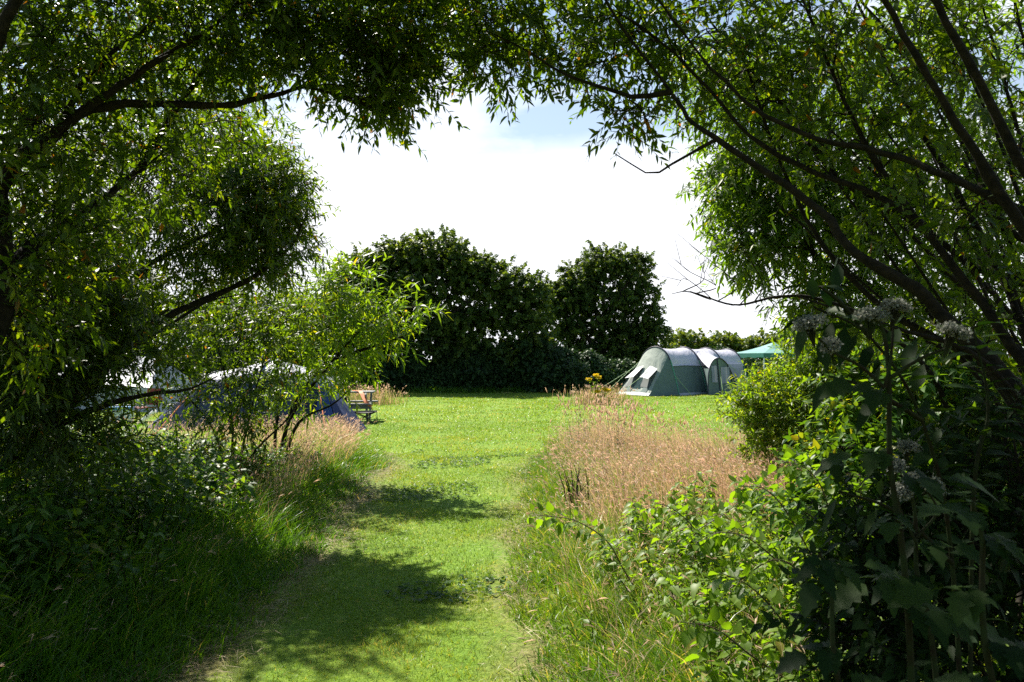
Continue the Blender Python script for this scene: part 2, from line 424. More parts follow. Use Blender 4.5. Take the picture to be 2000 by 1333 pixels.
def lawn():
    b = Buf()
    zones = [(2.6, 5.5, 8500, .036, .0046), (5.5, 8.5, 4800, .040, .0062), (8.5, 13, 2300, .045, .009), (13, 20, 900, .05, .014), (20, 38, 260, .06, .024)]
    for y0, y1, dens, h, w in zones:
        x0 = -2.4 if y1 < 14 else -y1*.45; x1 = .7 if y1 < 12 else y1*.5
        n = int(dens*(y1-y0)*(x1-x0)); x = rng.uniform(x0, x1, n); y = rng.uniform(y0, y1, n)
        keep = (x > left_edge(y)-.15) & ~in_dry(x-.15, y)
        edge = np.minimum(np.abs(x-left_edge(y)), np.abs(x-right_edge(y)))
        worn = (y < 13) & (((x-left_edge(y)) < .28+.25*vnoise(x, y, 1.7, 3)) | ((right_edge(y)-x) < .24+.2*vnoise(x, y, 1.5, 4)))
        keep &= ~(worn & (rng.random(n) < .86*(vnoise(x, y, 2.2, 5) > -.45)))
        keep &= (rng.random(n) < np.clip(.8+.45*vnoise(x, y, 3.2, 7), .15, 1))
        x, y = x[keep], y[keep]; n = len(x)
        g = vnoise(x, y, 1.1, 9); g2 = vnoise(x, y, 4.5, 21)
        hh = h*rng.uniform(.5, 1.3, n)*(1+.35*g2)
        rn = np.clip(.45+.26*g+.2*g2+rng.normal(0, .18, n), 0, .93)
        dryish = rng.random(n) < np.where(worn[keep], .5, .05+.22*(vnoise(x, y, 1.9, 15) > .4)); rn = np.where(dryish, 1, rn)
        blades(b, np.column_stack([x, y]), hh, w*rng.uniform(.7, 1.3, n), rng.uniform(.2, 1.3, n), rn, seg=2)
    b.obj('mown_grass', M['lawn'], kind='stuff', label='short mown grass of the path and camping field')
    # clover and plantain rosettes in the turf
    lb = Buf(); n = 1500
    x = rng.uniform(-1.7, .2, n*3); y = rng.uniform(3.2, 14, n*3); k = vnoise(x, y, 2.3, 13) > .42; x = x[k]; y = y[k]
    for q in range(4):
        az = rng.uniform(0, 6.28, len(x)); d = np.column_stack([np.cos(az), np.sin(az), np.full(len(x), .35)])
        leaves(lb, T_OVATE, np.column_stack([x, y, gz(x, y)+.012]), d, np.tile([0, 0, 1.], (len(x), 1))+rng.normal(0, .25, (len(x), 3)), rng.uniform(.02, .05, len(x)), .024, rng.uniform(0, .6, len(x)), .2)
    lb.obj('clover_patches', M['nettle'], kind='stuff', label='low clover and plantain leaves scattered through the turf')
    # fallen straw and clippings on the worn strips
    sb = Buf(); n = 15000
    side = rng.random(n) < .65; y = rng.uniform(3, 13, n)
    x = np.where(side, left_edge(y)+rng.normal(.10, .16, n), right_edge(y)+rng.normal(-.02, .13, n))
    az = rng.uniform(0, 6.28, n); d = np.column_stack([np.cos(az), np.sin(az), rng.normal(.1, .12, n)])
    leaves(sb, T_LANCE_FLAT, np.column_stack([x, y, gz(x, y)+rng.uniform(.004, .03, n)]), d, np.tile([0, 0, 1.], (n, 1))+rng.normal(0, .3, (n, 3)), rng.uniform(.04, .16, n), .0035, rng.random(n), .1)
    sb.obj('grass_clippings', M['straw'], kind='stuff', label='dry straw and clippings lying along the worn path edges')
lawn()

def seed_heads(buf, tip, d, L, W):
    n = len(tip)
    for q in range(3):
        nn = rng.normal(size=(n, 3)); leaves(buf, T_LANCE_FLAT, tip-d*L[:, None]*.5, d+rng.normal(0, .08, (n, 3)), nn, L, W, np.clip(rng.normal(.5, .22, n), 0, 1), droop=rng.uniform(.0, .5, n))

def verge():
    b = Buf()
    # bright green long grass, left verge, near path
    n = 46000; m = 2600; cy_ = 2.4+rng.random(m)**1.3*13; co_ = rng.exponential(.9, m)-.12; ci = rng.integers(0, m, n); y = cy_[ci]+rng.normal(0, .07, n); off = co_[ci]+rng.normal(0, .07, n); x = left_edge(y)-off+.02; th = rng.uniform(.6, 1.3, m)[ci]; tc_ = rng.normal(0, .16, m)[ci]
    k = (x > -7) & (y < 16.5) & (rng.random(n) < np.where((y > 7) & (off > .45), .5, 1)); x, y, off, th, tc_ = x[k], y[k], off[k], th[k], tc_[k]; n = len(x); off = np.clip(off, 0, 9)
    h = (.09+.27*np.clip(off/.7, 0, 1))*rng.uniform(.6, 1.3, n)*th*(1+.3*vnoise(x, y, 1.6, 33))
    lean = np.where(rng.random(n) < .55, rng.normal(-.25, .7, n), rng.uniform(0, 6.28, n))
    blades(b, np.column_stack([x, y]), h, .009*rng.uniform(.5, 1.3, n)*(1+y/30), rng.uniform(.2, 1.2, n), np.where(rng.random(n) < np.where(y < 7, .025, .06), 1, np.clip(.36+.2*vnoise(x, y, 1.2, 35)+tc_+rng.normal(0, .1, n), 0, .93)), lean=lean)
    # right verge strip beside path + green under-layer of the island
    n = 44000; m = 2400; cy_ = rng.uniform(2.5, 15, m); co_ = rng.exponential(.6, m)-.1; ci = rng.integers(0, m, n); y = cy_[ci]+rng.normal(0, .07, n); x = right_edge(y)+co_[ci]+rng.normal(0, .07, n); th = rng.uniform(.6, 1.3, m)[ci]; tc_ = rng.normal(0, .16, m)[ci]
    k = in_dry(x+.2, y) & (x < 5) & (rng.random(n) < np.where((y > 6.5) & (x > right_edge(y)+.45), np.clip(.42-.5*vnoise(x, y, 1.7, 51), .2, 1), 1)); x, y, th, tc_ = x[k], y[k], th[k], tc_[k]; n = len(x)
    off = np.clip(x-right_edge(y), 0, 9)
    h = (.07+.25*np.clip(off/.7, 0, 1))*rng.uniform(.6, 1.3, n)*th*(1+.3*vnoise(x, y, 1.8, 43))
    blades(b, np.column_stack([x, y]), h, .008*rng.uniform(.5, 1.3, n)*(1+y/30), rng.uniform(.2, 1.3, n), np.where(rng.random(n) < .06, 1, np.clip(.5+.2*vnoise(x, y, 1.2, 45)+tc_+rng.normal(0, .12, n), 0, .93)), lean=rng.normal(2.9, 1.2, n))
    # rough grass at the hedge foot and around the far tents
    n = 26000; x = rng.uniform(-26, 18, n); y = 36.6+rng.exponential(.5, n)+.5*np.sin(x*.6); h = rng.uniform(.12, .4, n)
    blades(b, np.column_stack([x, y]), h, .03, rng.uniform(.1, .8, n), np.clip(rng.normal(.3, .2, n), 0, 1))
    b.obj('verge_grass', M['verge'], kind='stuff', label='long green grass standing along both edges of the mown path')
    # dry reddish grass
    b = Buf(); s = Buf()
    n = 70000; x = rng.uniform(.2, 8, n); y = rng.uniform(5.4, 15.6, n)
    dens = np.clip(.85+.7*vnoise(x, y, 1.7, 51), .25, 1)*np.clip((x-right_edge(y)-.05)/.7, 0, 1)*np.clip((y-6.1)/1.3, 0, 1)
    k = in_dry(x, y) & (rng.random(n) < dens); x, y = x[k], y[k]; n = len(x)
    h = rng.uniform(.20, .56, n)*(1+.35*vnoise(x, y, 1.3, 53)+.15*vnoise(x, y, 4., 54))*np.clip(.6+.4*(x-right_edge(y)), .6, 1)*np.interp(y, [5, 10, 14], [.85, 1, 1.2])
    lean = rng.normal(2.6, 1.1, n)
    tip, d = blades(b, np.column_stack([x, y]), h, .0055*rng.uniform(.6, 1.3, n), rng.uniform(.1, .9, n), np.clip(np.clip(rng.beta(2, 2, n)*.62+.16+.22*vnoise(x, y, 2.3, 57), 0, .86)+1.0*(rng.random(n) < .17+.2*(vnoise(x, y, 1.4, 58) > .2)), 0, 1), lean=lean)
    k = rng.random(n) < .45; seed_heads(s, tip[k], d[k], rng.uniform(.04, .09, k.sum()), rng.uniform(.005, .010, k.sum()))
    # left: taller flowering grass beyond the green strip, lit tips near the blue tent
    n = 10000; y = rng.uniform(6, 15.5, n); x = left_edge(y)-.35-rng.exponential(1.5, n)
    k = (x > -8.5) & (rng.random(n) < np.clip((y-7)/5, .06, 1)); x, y = x[k], y[k]; n = len(x)
    h = rng.uniform(.28, .58, n)
    tip, d = blades(b, np.column_stack([x, y]), h, .0055*rng.uniform(.6, 1.2, n), rng.uniform(.1, .7, n), np.clip(rng.beta(2, 2, n)+.4*(rng.random(n) < .3), 0, 1), lean=rng.normal(.3, 1.3, n))
    k = rng.random(n) < .5; seed_heads(s, tip[k], d[k], rng.uniform(.05, .10, k.sum()), rng.uniform(.005, .010, k.sum()))
    # near scattered dry stalks both sides
    n = 1300; y = rng.uniform(2.6, 6.5, n); sd = rng.random(n) < .72
    x = np.where(sd, right_edge(y)+.25+rng.exponential(.8, n), left_edge(y)-.3-rng.exponential(.7, n))
    h = rng.uniform(.2, .5, n)
    tip, d = blades(b, np.column_stack([x, y]), h, .004, rng.uniform(.3, 1.3, n), rng.beta(2, 2, n)*.8, seg=4)
    k = rng.random(n) < .5; seed_heads(s, tip[k], d[k], rng.uniform(.04, .08, k.sum()), rng.uniform(.003, .005, k.sum()))
    # tall wispy stalks at the far edge of the island (stand up in front of the far lawn and tent)
    n = 700; x = np.concatenate([rng.normal(1.6, .40, 420), rng.uniform(1.2, 5, 280)]); y = rng.uniform(11.5, 15, n); k = in_dry(x, y); x, y = x[k], y[k]; n = len(x)
    tip, d = blades(b, np.column_stack([x, y]), rng.uniform(.55, .98, n)*np.clip(1.25-.12*x, .7, 1.1), .005, rng.uniform(.05, .35, n), rng.uniform(.3, .95, n), seg=4)
    seed_heads(s, tip, d, rng.uniform(.06, .14, n), rng.uniform(.010, .02, n))
    # tussock by the hedge, left of the lawn, and at the base of the yellow flowers
    for cx, cy, m, r in ((-5.0, 27.5, 900, .5), (2.9, 27.6, 700, .45), (3.5, 28.4, 350, .4)):
        x = rng.normal(cx, r, m); y = rng.normal(cy, r, m)
        tip, d = blades(b, np.column_stack([x, y]), rng.uniform(.25, .75, m), .016, rng.uniform(.1, .6, m), np.clip(rng.beta(2, 2, m)*.6+.9*(rng.random(m) < .6), 0, 1))
        k = rng.random(m) < .28; seed_heads(s, tip[k], d[k], rng.uniform(.08, .16, k.sum()), rng.uniform(.02, .035, k.sum()))
    b.obj('dry_grass', M['dry'], kind='stuff', label='tall dry reddish grass stalks beside the path')
    s.obj('grass_seeds_foliage', M['seed'], kind='stuff', label='fluffy russet seed heads on the dry grass')
verge()
# ================================================================== NEAR TREES
W3 = lambda x, y, z: np.array([x, y, z], float)
# --- left, nearest willow: limbs sweep up and to the right over the path
tree('willow_tree', 'nearest willow on the left whose limbs sweep over the path into the hanging tip', 'tree',
  [[W3(-3.1, 3.3, 0), W3(-2.9, 3.4, 1.0), (0, 640, 3.6), (0, 365, 3.8), (100, 272, 4.0), (170, 217, 4.1), (300, 202, 4.3), (430, 206, 4.5), (530, 187, 4.7), (600, 172, 4.8), (700, 200, 4.8), (760, 232, 4.8)],
   [W3(-3.0, 3.35, .6), (-60, 520, 3.7), (20, 330, 3.8), (120, 250, 4.0), (200, 190, 4.0), (290, 130, 4.1), (400, 62, 4.2), (470, 10, 4.3), (560, -60, 4.3)],
   [W3(-2.9, 3.4, .9), (-40, 600, 3.7), (60, 480, 4.0), (200, 392, 4.4), (280, 318, 4.6), (360, 190, 4.7), (420, 112, 4.8), (480, 52, 4.9), (530, 40, 4.9)],
   [W3(-3.15, 3.2, .9), (-120, 300, 3.2), (-20, 100, 3.2), (120, -120, 3.2), (400, -320, 3.2), (700, -430, 3.3)],
   [(100, 272, 4.0), (190, 130, 4.1), (330, 20, 4.3), (420, -60, 4.5)],
   [W3(-3.1, 3.2, .6), (-300, 300, 2.6), (-250, -100, 2.4), (0, -500, 2.3), (500, -800, 2.3)]],
  [PB(690, 95, 4.8, 140, 85, .6, 284), PB(560, 60, 4.6, 130, 90, .6, 223), PB(780, 140, 4.9, 65, 45, .35, 93), PB(735, 190, 4.8, 50, 32, .25, 72),
   PB(420, 40, 4.4, 130, 90, .6, 172), PB(240, 60, 4.2, 160, 110, .6, 216), PB(60, 90, 4.0, 130, 140, .6, 216), PB(60, 300, 3.9, 110, 100, .5, 120),
   PB(400, 250, 5.2, 120, 80, .6, 105), PB(270, 330, 4.8, 130, 80, .6, 129), PB(780, 20, 4.8, 80, 60, .4, 86),
   (W3(-3.2, 6.3, 5.3), (1.5, 1.0, .5), 110), (W3(-2.4, -.6, 3.2), (1.4, 2.2, 1.0), 420), (W3(-2.9, -1.0, 1.4), (.7, 2.2, 1.2), 340), (W3(-.6, -2.2, 2.2), (2.2, .6, 1.9), 520), PB(300, -180, 3.8, 400, 150, 1.0, 223), PB(700, -160, 4.4, 330, 130, .9, 189),  # W3 clumps: unseen foliage added above and behind the camera to block light
   PB(-200, 200, 3.0, 150, 500, .8, 172), PB(500, -700, 2.6, 700, 260, 1.1, 284), PB(60, 480, 3.9, 100, 90, .4, 102), PB(30, 620, 3.8, 80, 90, .4, 86)],
  group='willows arching over the path', r0=.045, r1=.006, per=14, L=(.045, .088), wr=.31, tl=(.16, .34), droop=.12, taper=.016, r_tip=.003,
  limb_r=[(.05, .005), (.042, .005), (.04, .005), (.05, .006), (.02, .004), (.06, .008)])
# --- left, second willow: round bright-edged crown against the sky
tree('willow_tree', 'rounded left willow with feathery right edge against the white sky', 'tree',
  [[W3(-5.6, 7.0, 0), (120, 800, 7.0), (230, 690, 7.1), (335, 615, 7.3), (470, 555, 7.5), (560, 490, 7.6), (600, 420, 7.6)],
   [(120, 800, 7.0), (180, 640, 7.2), (250, 500, 7.3), (330, 390, 7.4), (400, 330, 7.5), (500, 290, 7.6)],
   [(180, 640, 7.2), (290, 520, 7.4), (400, 460, 7.6), (480, 400, 7.7), (560, 350, 7.8)],
   [W3(-5.6, 7.1, .2), (80, 650, 7.4), (120, 450, 7.4), (200, 250, 7.5), (300, 120, 7.6)],
   [(230, 690, 7.1), (300, 655, 7.1), (400, 592, 7.2), (480, 575, 7.2)]],
  [PB(500, 375, 7.7, 85, 75, .7, 311), PB(530, 460, 7.7, 70, 58, .6, 196), PB(430, 450, 7.6, 110, 75, .8, 297), PB(440, 330, 7.7, 90, 60, .7, 198), PB(560, 390, 7.7, 38, 65, .4, 106),
   PB(300, 430, 7.5, 120, 90, .8, 252), PB(480, 520, 7.6, 95, 40, .6, 171), PB(330, 260, 7.6, 120, 90, .8, 216), PB(490, 250, 7.8, 60, 45, .6, 57), PB(150, 350, 7.5, 120, 150, .8, 270),
   (W3(-5.6, 11, 5.3), (2.2, 2.0, .9), 210), (W3(-5.3, 8.3, 5.2), (1.8, 1.5, .8), 90), (W3(-6.5, 6, 4.6), (1.6, 1.6, 1.2), 150), PB(160, 560, 7.3, 110, 90, .7, 198), PB(250, 130, 7.8, 220, 110, 1, 234), PB(330, 560, 7.4, 80, 35, .5, 54)],  # W3 clumps added high up to cast shade on the left verge
  group='willows arching over the path', r0=.06, r1=.006, per=15, L=(.055, .10), wr=.25, tl=(.2, .38), rshift=.1, taper=.015, limb_r=[(.075, .006), (.05, .005), (.035, .004), (.05, .006), (.025, .004)])
# --- left low dark sapling
tree('sallow_shrub', 'dark leafy sallow shrub standing in front of the navy tent', 'shrub',
  [[W3(-3.35, 9.3, 0), (455, 860, 9.3), (445, 760, 9.3), (420, 660, 9.3), (400, 600, 9.3)],
   [W3(-3.3, 9.3, 0), (480, 850, 9.3), (500, 760, 9.2), (520, 690, 9.1)],
   [W3(-3.4, 9.3, 0), (425, 860, 9.4), (380, 790, 9.3), (330, 740, 9.3)],
   [W3(-3.3, 9.2, 0), (500, 880, 9.1), (560, 820, 9.0), (590, 770, 8.9)]],
  [PB(450, 770, 9.2, 85, 60, .5, 118), PB(400, 640, 9.3, 110, 55, .6, 154), PB(510, 640, 9.2, 80, 60, .5, 118), PB(470, 830, 9.1, 60, 30, .4, 40), PB(520, 740, 9.1, 50, 45, .4, 52), PB(320, 680, 9.3, 60, 50, .4, 47), PB(560, 590, 9.1, 60, 30, .4, 35), PB(330, 790, 9.3, 60, 30, .4, 35)],
  r0=.022, r1=.004, per=13, L=(.06, .10), wr=.3, tl=(.2, .35), zmin=.35)
# --- bright osier
tree('osier_bush', 'sunlit yellow-green osier bush reaching towards the hedge', 'shrub',
  [[W3(-3.15, 10.6, 0), (555, 850, 10.6), (590, 780, 10.4), (655, 700, 10.2), (700, 650, 10.1), (760, 610, 10.0), (815, 598, 9.9)],
   [W3(-3.2, 10.6, 0), (540, 830, 10.6), (560, 740, 10.6), (600, 640, 10.5), (640, 570, 10.4)],
   [W3(-3.1, 10.6, 0), (580, 830, 10.5), (650, 790, 10.3), (700, 745, 10.1)],
   [W3(-3.15, 10.7, 0), (570, 800, 10.7), (640, 700, 10.6), (700, 600, 10.5), (720, 545, 10.4)],
   [(655, 700, 10.2), (720, 680, 10.1), (780, 660, 10.0), (820, 640, 9.9)]],
  [PB(690, 640, 10.2, 75, 60, .5, 106), PB(620, 640, 10.4, 60, 70, .5, 93), PB(770, 625, 10.0, 50, 38, .3, 38), PB(700, 560, 10.3, 55, 35, .4, 37), PB(610, 735, 10.4, 65, 35, .5, 46), PB(680, 725, 10.2, 42, 35, .4, 34), PB(560, 800, 10.5, 45, 30, .4, 14), PB(640, 570, 10.4, 50, 35, .4, 31), PB(560, 700, 10.5, 40, 50, .4, 37), PB(815, 600, 9.9, 14, 12, .1, 6)],
  leaf='osier', r0=.03, r1=.004, per=12, L=(.11, .19), wr=.17, tl=(.25, .45), up=.25, droop=.15, zmin=.4, jit=.35)
# --- low left limb tree (dark limbs above the pale tent)
tree('willow_tree', 'low spreading willow on the far left with dark slanting limbs above the undergrowth', 'tree',
  [[W3(-4.5, 5.2, 0), (60, 860, 5.3), (170, 735, 5.5), (250, 660, 5.7), (330, 605, 5.9)],
   [W3(-4.5, 5.2, .1), (30, 760, 5.3), (120, 600, 5.4), (200, 500, 5.5)],
   [(60, 860, 5.3), (180, 800, 5.4), (290, 770, 5.6), (365, 762, 5.7), (425, 735, 5.8)]],
  [PB(90, 560, 5.3, 120, 100, .6, 384), PB(120, 690, 5.3, 90, 60, .5, 182), PB(60, 790, 5.2, 100, 70, .5, 222), PB(240, 600, 5.6, 60, 50, .4, 81), PB(100, 440, 5.4, 120, 80, .6, 243), PB(20, 660, 5.0, 70, 120, .5, 202), PB(200, 740, 5.5, 50, 30, .3, 29), PB(290, 700, 5.7, 60, 35, .3, 40), PB(150, 860, 5.2, 80, 30, .4, 70)],
  group='willows arching over the path', r0=.05, r1=.006, per=13, L=(.06, .10), wr=.24, tl=(.18, .34), limb_r=[(.06, .01), (.04, .006), (.03, .005)])
# --- right, nearest willow with the thick dark limbs
bR = W3(2.45, 3.3, 0)
tree('willow_tree', 'nearest right-hand willow with thick dark slanting stems crossing to the top centre', 'tree',
  [[bR, W3(2.42, 3.3, .9), (2010, 800, 3.35), (1850, 625, 3.5), (1780, 560, 3.55), (1700, 515, 3.6), (1650, 475, 3.7), (1600, 410, 3.8), (1500, 340, 3.9), (1400, 272, 4.0), (1350, 240, 4.1), (1310, 180, 4.2), (1220, 60, 4.3), (1150, -60, 4.3)],
   [bR, W3(2.5, 3.4, .9), (2040, 780, 3.6), (1950, 640, 3.7), (1880, 545, 3.8), (1800, 445, 3.9), (1720, 385, 4.0), (1575, 330, 4.2), (1465, 265, 4.3), (1380, 170, 4.4), (1300, 90, 4.5), (1200, 20, 4.5)],
   [bR, W3(2.6, 3.3, .9), (2150, 500, 3.3), (2000, 415, 3.4), (1850, 345, 3.6), (1725, 300, 3.8), (1600, 272, 3.9), (1500, 230, 4.0), (1430, 175, 4.1), (1330, 60, 4.2), (1260, -40, 4.2)],
   [W3(2.5, 3.2, .6), (2080, 620, 3.1), (1935, 350, 3.1), (1830, 180, 3.1), (1700, -40, 3.1), (1500, -260, 3.1)],
   [W3(2.45, 3.1, .6), (2110, 560, 2.9), (1985, 300, 2.9), (1850, 50, 2.9), (1740, -130, 2.9), (1450, -350, 2.9)],
   [(1310, 180, 4.2), (1240, 190, 4.3), (1180, 172, 4.4), (1100, 145, 4.5), (1030, 100, 4.6), (950, 60, 4.7)],
   [(1400, 272, 4.0), (1330, 310, 4.1), (1270, 340, 4.2), (1200, 300, 4.3)],
   [(2010, 800, 3.35), (1900, 690, 3.3), (1750, 640, 3.3), (1560, 580, 3.3)],
   [W3(2.6, 3.6, .5), (2020, 700, 4.0), (1900, 430, 4.3), (1790, 240, 4.5), (1700, 60, 4.7), (1640, -80, 4.8)],
   [W3(2.6, 3.6, .4), (2060, 820, 4.1), (1900, 700, 4.3), (1740, 610, 4.4), (1640, 520, 4.5), (1560, 400, 4.6), (1480, 200, 4.8), (1440, 60, 4.9)],
   [W3(2.6, 3.6, .4), (2050, 620, 4.1), (1900, 520, 4.3), (1760, 420, 4.5), (1640, 350, 4.6), (1540, 220, 4.8), (1400, 60, 4.9), (1330, -40, 4.9)],
   [W3(2.7, 3.7, .5), (2080, 560, 4.0), (1960, 440, 4.1), (1880, 280, 4.3), (1780, 120, 4.4), (1650, -40, 4.5)],
   [(1800, 445, 3.9), (1700, 300, 4.1), (1620, 130, 4.2), (1560, -20, 4.3)],
   [W3(2.68, 3.77, .35), (2020, 900, 4.3), (1811, 609, 4.5), (1560, 250, 4.6)],
   [W3(2.56, 3.77, .35), (2040, 860, 4.5), (1876, 481, 4.7), (1640, 120, 4.8)],
   [W3(2.56, 3.42, .35), (2060, 820, 4.4), (1915, 386, 4.6), (1700, -40, 4.7)],
   [W3(2.48, 3.44, .35), (2080, 760, 4.7), (1798, 430, 4.9), (1480, 120, 5.0)],
   [W3(2.68, 3.37, .35), (2080, 700, 4.1), (1968, 319, 4.3), (1800, -60, 4.4)],
   [W3(2.70, 3.40, .35), (2100, 640, 3.7), (1996, 280, 3.9), (1900, -60, 4.0)],
   [W3(2.50, 3.78, .35), (2030, 920, 3.9), (1904, 692, 4.1), (1700, 380, 4.2)],
   [W3(2.73, 3.65, .35), (2060, 780, 4.6), (1743, 422, 4.8), (1380, 60, 4.9)],
   [W3(2.53, 3.38, .35), (2050, 760, 4.9), (1859, 357, 5.1), (1600, -60, 5.2)],
   [W3(2.61, 3.30, .35), (2100, 900, 4.9), (1933, 558, 5.1), (1780, 200, 5.2)],
   [W3(2.69, 3.54, .35), (2100, 560, 3.5), (2036, 248, 3.7), (1960, -80, 3.8)],
   [W3(2.42, 3.79, .35), (2040, 840, 4.4), (1784, 642, 4.6), (1500, 380, 4.7)],
   [W3(2.55, 3.2, .8), (2200, 200, 2.4), (2050, -200, 2.3), (1700, -600, 2.2), (1300, -800, 2.2)]],
  [PB(1060, 35, 5.0, 160, 75, .6, 162), PB(925, 70, 5.2, 85, 65, .4, 90), PB(960, 30, 5.2, 110, 60, .5, 69), PB(980, 125, 5.0, 80, 35, .3, 30), PB(1240, 90, 4.9, 120, 80, .6, 102), PB(1130, 130, 4.9, 70, 35, .3, 26),
   PB(1400, 70, 4.7, 130, 80, .6, 102), PB(1570, 110, 4.5, 130, 100, .6, 102), PB(1740, 90, 4.2, 130, 110, .6, 69), PB(1900, 120, 3.9, 120, 140, .5, 57), PB(1240, 245, 4.8, 50, 35, .25, 16), PB(1200, 220, 4.8, 40, 30, .2, 11),
   PB(1650, 280, 4.3, 130, 80, .6, 64), PB(1850, 420, 4.0, 130, 110, .6, 80), PB(1950, 620, 4.0, 90, 90, .5, 47), PB(1450, 190, 4.7, 80, 50, .4, 35),
   (W3(1.2, 6.3, 5.5), (1.7, 1.0, .5), 330), (W3(2.6, 5.9, 5.4), (1.4, 1.1, .5), 260), (W3(-.2, 3.2, 3.75), (1.1, .8, .35), 190), (W3(-.5, 4.2, 3.95), (.9, .6, .28), 150), (W3(1.2, .4, 3.6), (1.8, 1.6, .7), 420), (W3(2.6, -.4, 2.0), (.8, 2.2, 1.6), 420), (W3(.9, 1.9, 3.5), (1.2, .9, .5), 230), (W3(0, -1.5, 4.2), (2.4, 1.8, .6), 420), (W3(2.3, 1.9, 2.4), (.6, .9, .9), 220), PB(1300, -160, 4.3, 420, 140, 1.1, 139), PB(1750, -200, 3.8, 330, 160, 1.0, 107), PB(1500, -700, 3.1, 700, 300, 1.2, 204), PB(1000, -170, 4.9, 300, 130, .8, 90), PB(2250, 300, 3.5, 150, 500, .8, 117)],  # W3 clumps: unseen canopy added overhead and behind to darken the right side
  group='willows arching over the path', per=13, L=(.045, .095), wr=.32, tl=(.16, .34), droop=.15, sides=9, taper=.018, r_tip=.003,
  limb_r=[(.041, .006), (.033, .005), (.029, .005), (.030, .007), (.030, .007), (.016, .004), (.010, .003), (.016, .004), (.03, .006), (.03, .006), (.028, .005), (.028, .005), (.02, .005), (0.023, .005), (0.022, .005), (0.021, .005), (0.025, .005), (0.022, .005), (0.018, .005), (0.021, .005), (0.026, .005), (0.017, .005), (0.023, .005), (0.019, .005), (0.016, .005), (.05, .012)])
# --- right, second willow behind, sunlit leaves between the limbs
tree('willow_tree', 'sunlit bushy willow behind the right-hand stems with ragged left edge', 'tree',
  [[W3(4.8, 7.3, 0), (1990, 800, 7.2), (1830, 680, 7.1), (1700, 560, 7.0), (1590, 500, 6.9), (1570, 400, 6.9), (1530, 330, 6.9)],
   [W3(4.8, 7.2, .3), (1930, 660, 7.1), (1800, 480, 7.0), (1650, 360, 7.0), (1500, 290, 7.0), (1440, 240, 7.0)],
   [W3(4.9, 7.3, .3), (2000, 560, 7.2), (1880, 330, 7.2), (1740, 180, 7.2), (1600, 80, 7.2)],
   [(1830, 680, 7.1), (1665, 610, 7.0), (1600, 500, 6.9), (1500, 480, 6.8)]],
  [PB(1440, 360, 7.0, 65, 50, .5, 138), PB(1460, 250, 7.0, 70, 40, .5, 103), PB(1530, 330, 7.0, 90, 70, .7, 252), PB(1470, 480, 6.9, 55, 55, .4, 149), PB(1560, 450, 6.9, 80, 70, .6, 206), PB(1680, 400, 7.0, 120, 110, .8, 345), PB(1700, 560, 7.0, 120, 70, .7, 252),
   PB(1850, 330, 7.1, 150, 150, .8, 436), PB(1850, 600, 7.1, 130, 120, .8, 345), PB(1600, 180, 7.2, 160, 90, .8, 264), PB(1800, 120, 7.3, 200, 120, .9, 322), PB(1400, 180, 7.2, 90, 60, .6, 92), PB(1600, 600, 7.0, 70, 40, .5, 80), PB(1950, 800, 7.2, 120, 120, .8, 252), PB(1440, 120, 7.3, 120, 70, .6, 126), PB(1980, 470, 7.2, 80, 150, .6, 206)],
  group='willows arching over the path', per=14, L=(.07, .115), wr=.24, tl=(.2, .38), rshift=-.22, limb_r=[(.07, .008), (.05, .006), (.05, .006), (.03, .004)], leaf='osier')
# --- bare dead branch reaching left from the right-hand stems
def bare_branch():
    root = empty('dead_branch', W3(2.75, 4.9, 0), 'leafless grey branch with fine bare twigs against the white sky', 'tree')
    b = Buf(); path = smooth_path([W3(2.75, 4.9, 0), P(1850, 800, 4.9), P(1720, 640, 4.9), P(1600, 585, 4.8), P(1520, 580, 4.8), P(1435, 596, 4.8), P(1350, 571, 4.7), P(1312, 574, 4.7)], 44)
    main = (path, np.linspace(.018, .0018, 44)); paths = [main]
    for a, *pts in ((36, (1400, 560, 4.7), (1345, 530, 4.7), (1318, 505, 4.7)), (33, (1440, 560, 4.8), (1400, 520, 4.8), (1346, 478, 4.8)), (30, (1470, 560, 4.8), (1440, 500, 4.8)), (37, (1390, 585, 4.7), (1340, 545, 4.6), (1322, 560, 4.6)), (28, (1490, 560, 4.8), (1475, 525, 4.8), (1440, 480, 4.8)), (26, (1510, 600, 4.8), (1470, 610, 4.8)), (39, (1375, 545, 4.7), (1362, 500, 4.7))):
        q = smooth_path([path[a]]+[P(*p) for p in pts], 12); paths.append((q, np.linspace(.0042, .0012, 12)))
        for j in (4, 7, 9):
            e = q[j]+rng.normal(0, .05, 3)+unit(q[-1]-q[0])*.12; paths.append((np.linspace(q[j], e, 4), np.linspace(.0022, .001, 4)))
    tubes(b, paths[:1], 7); b.obj('trunk', M['bark'], root, root.location)
    b = Buf(); tubes(b, paths[1:], 5); b.obj('twig_spray', M['bark'], root, root.location)
bare_branch()
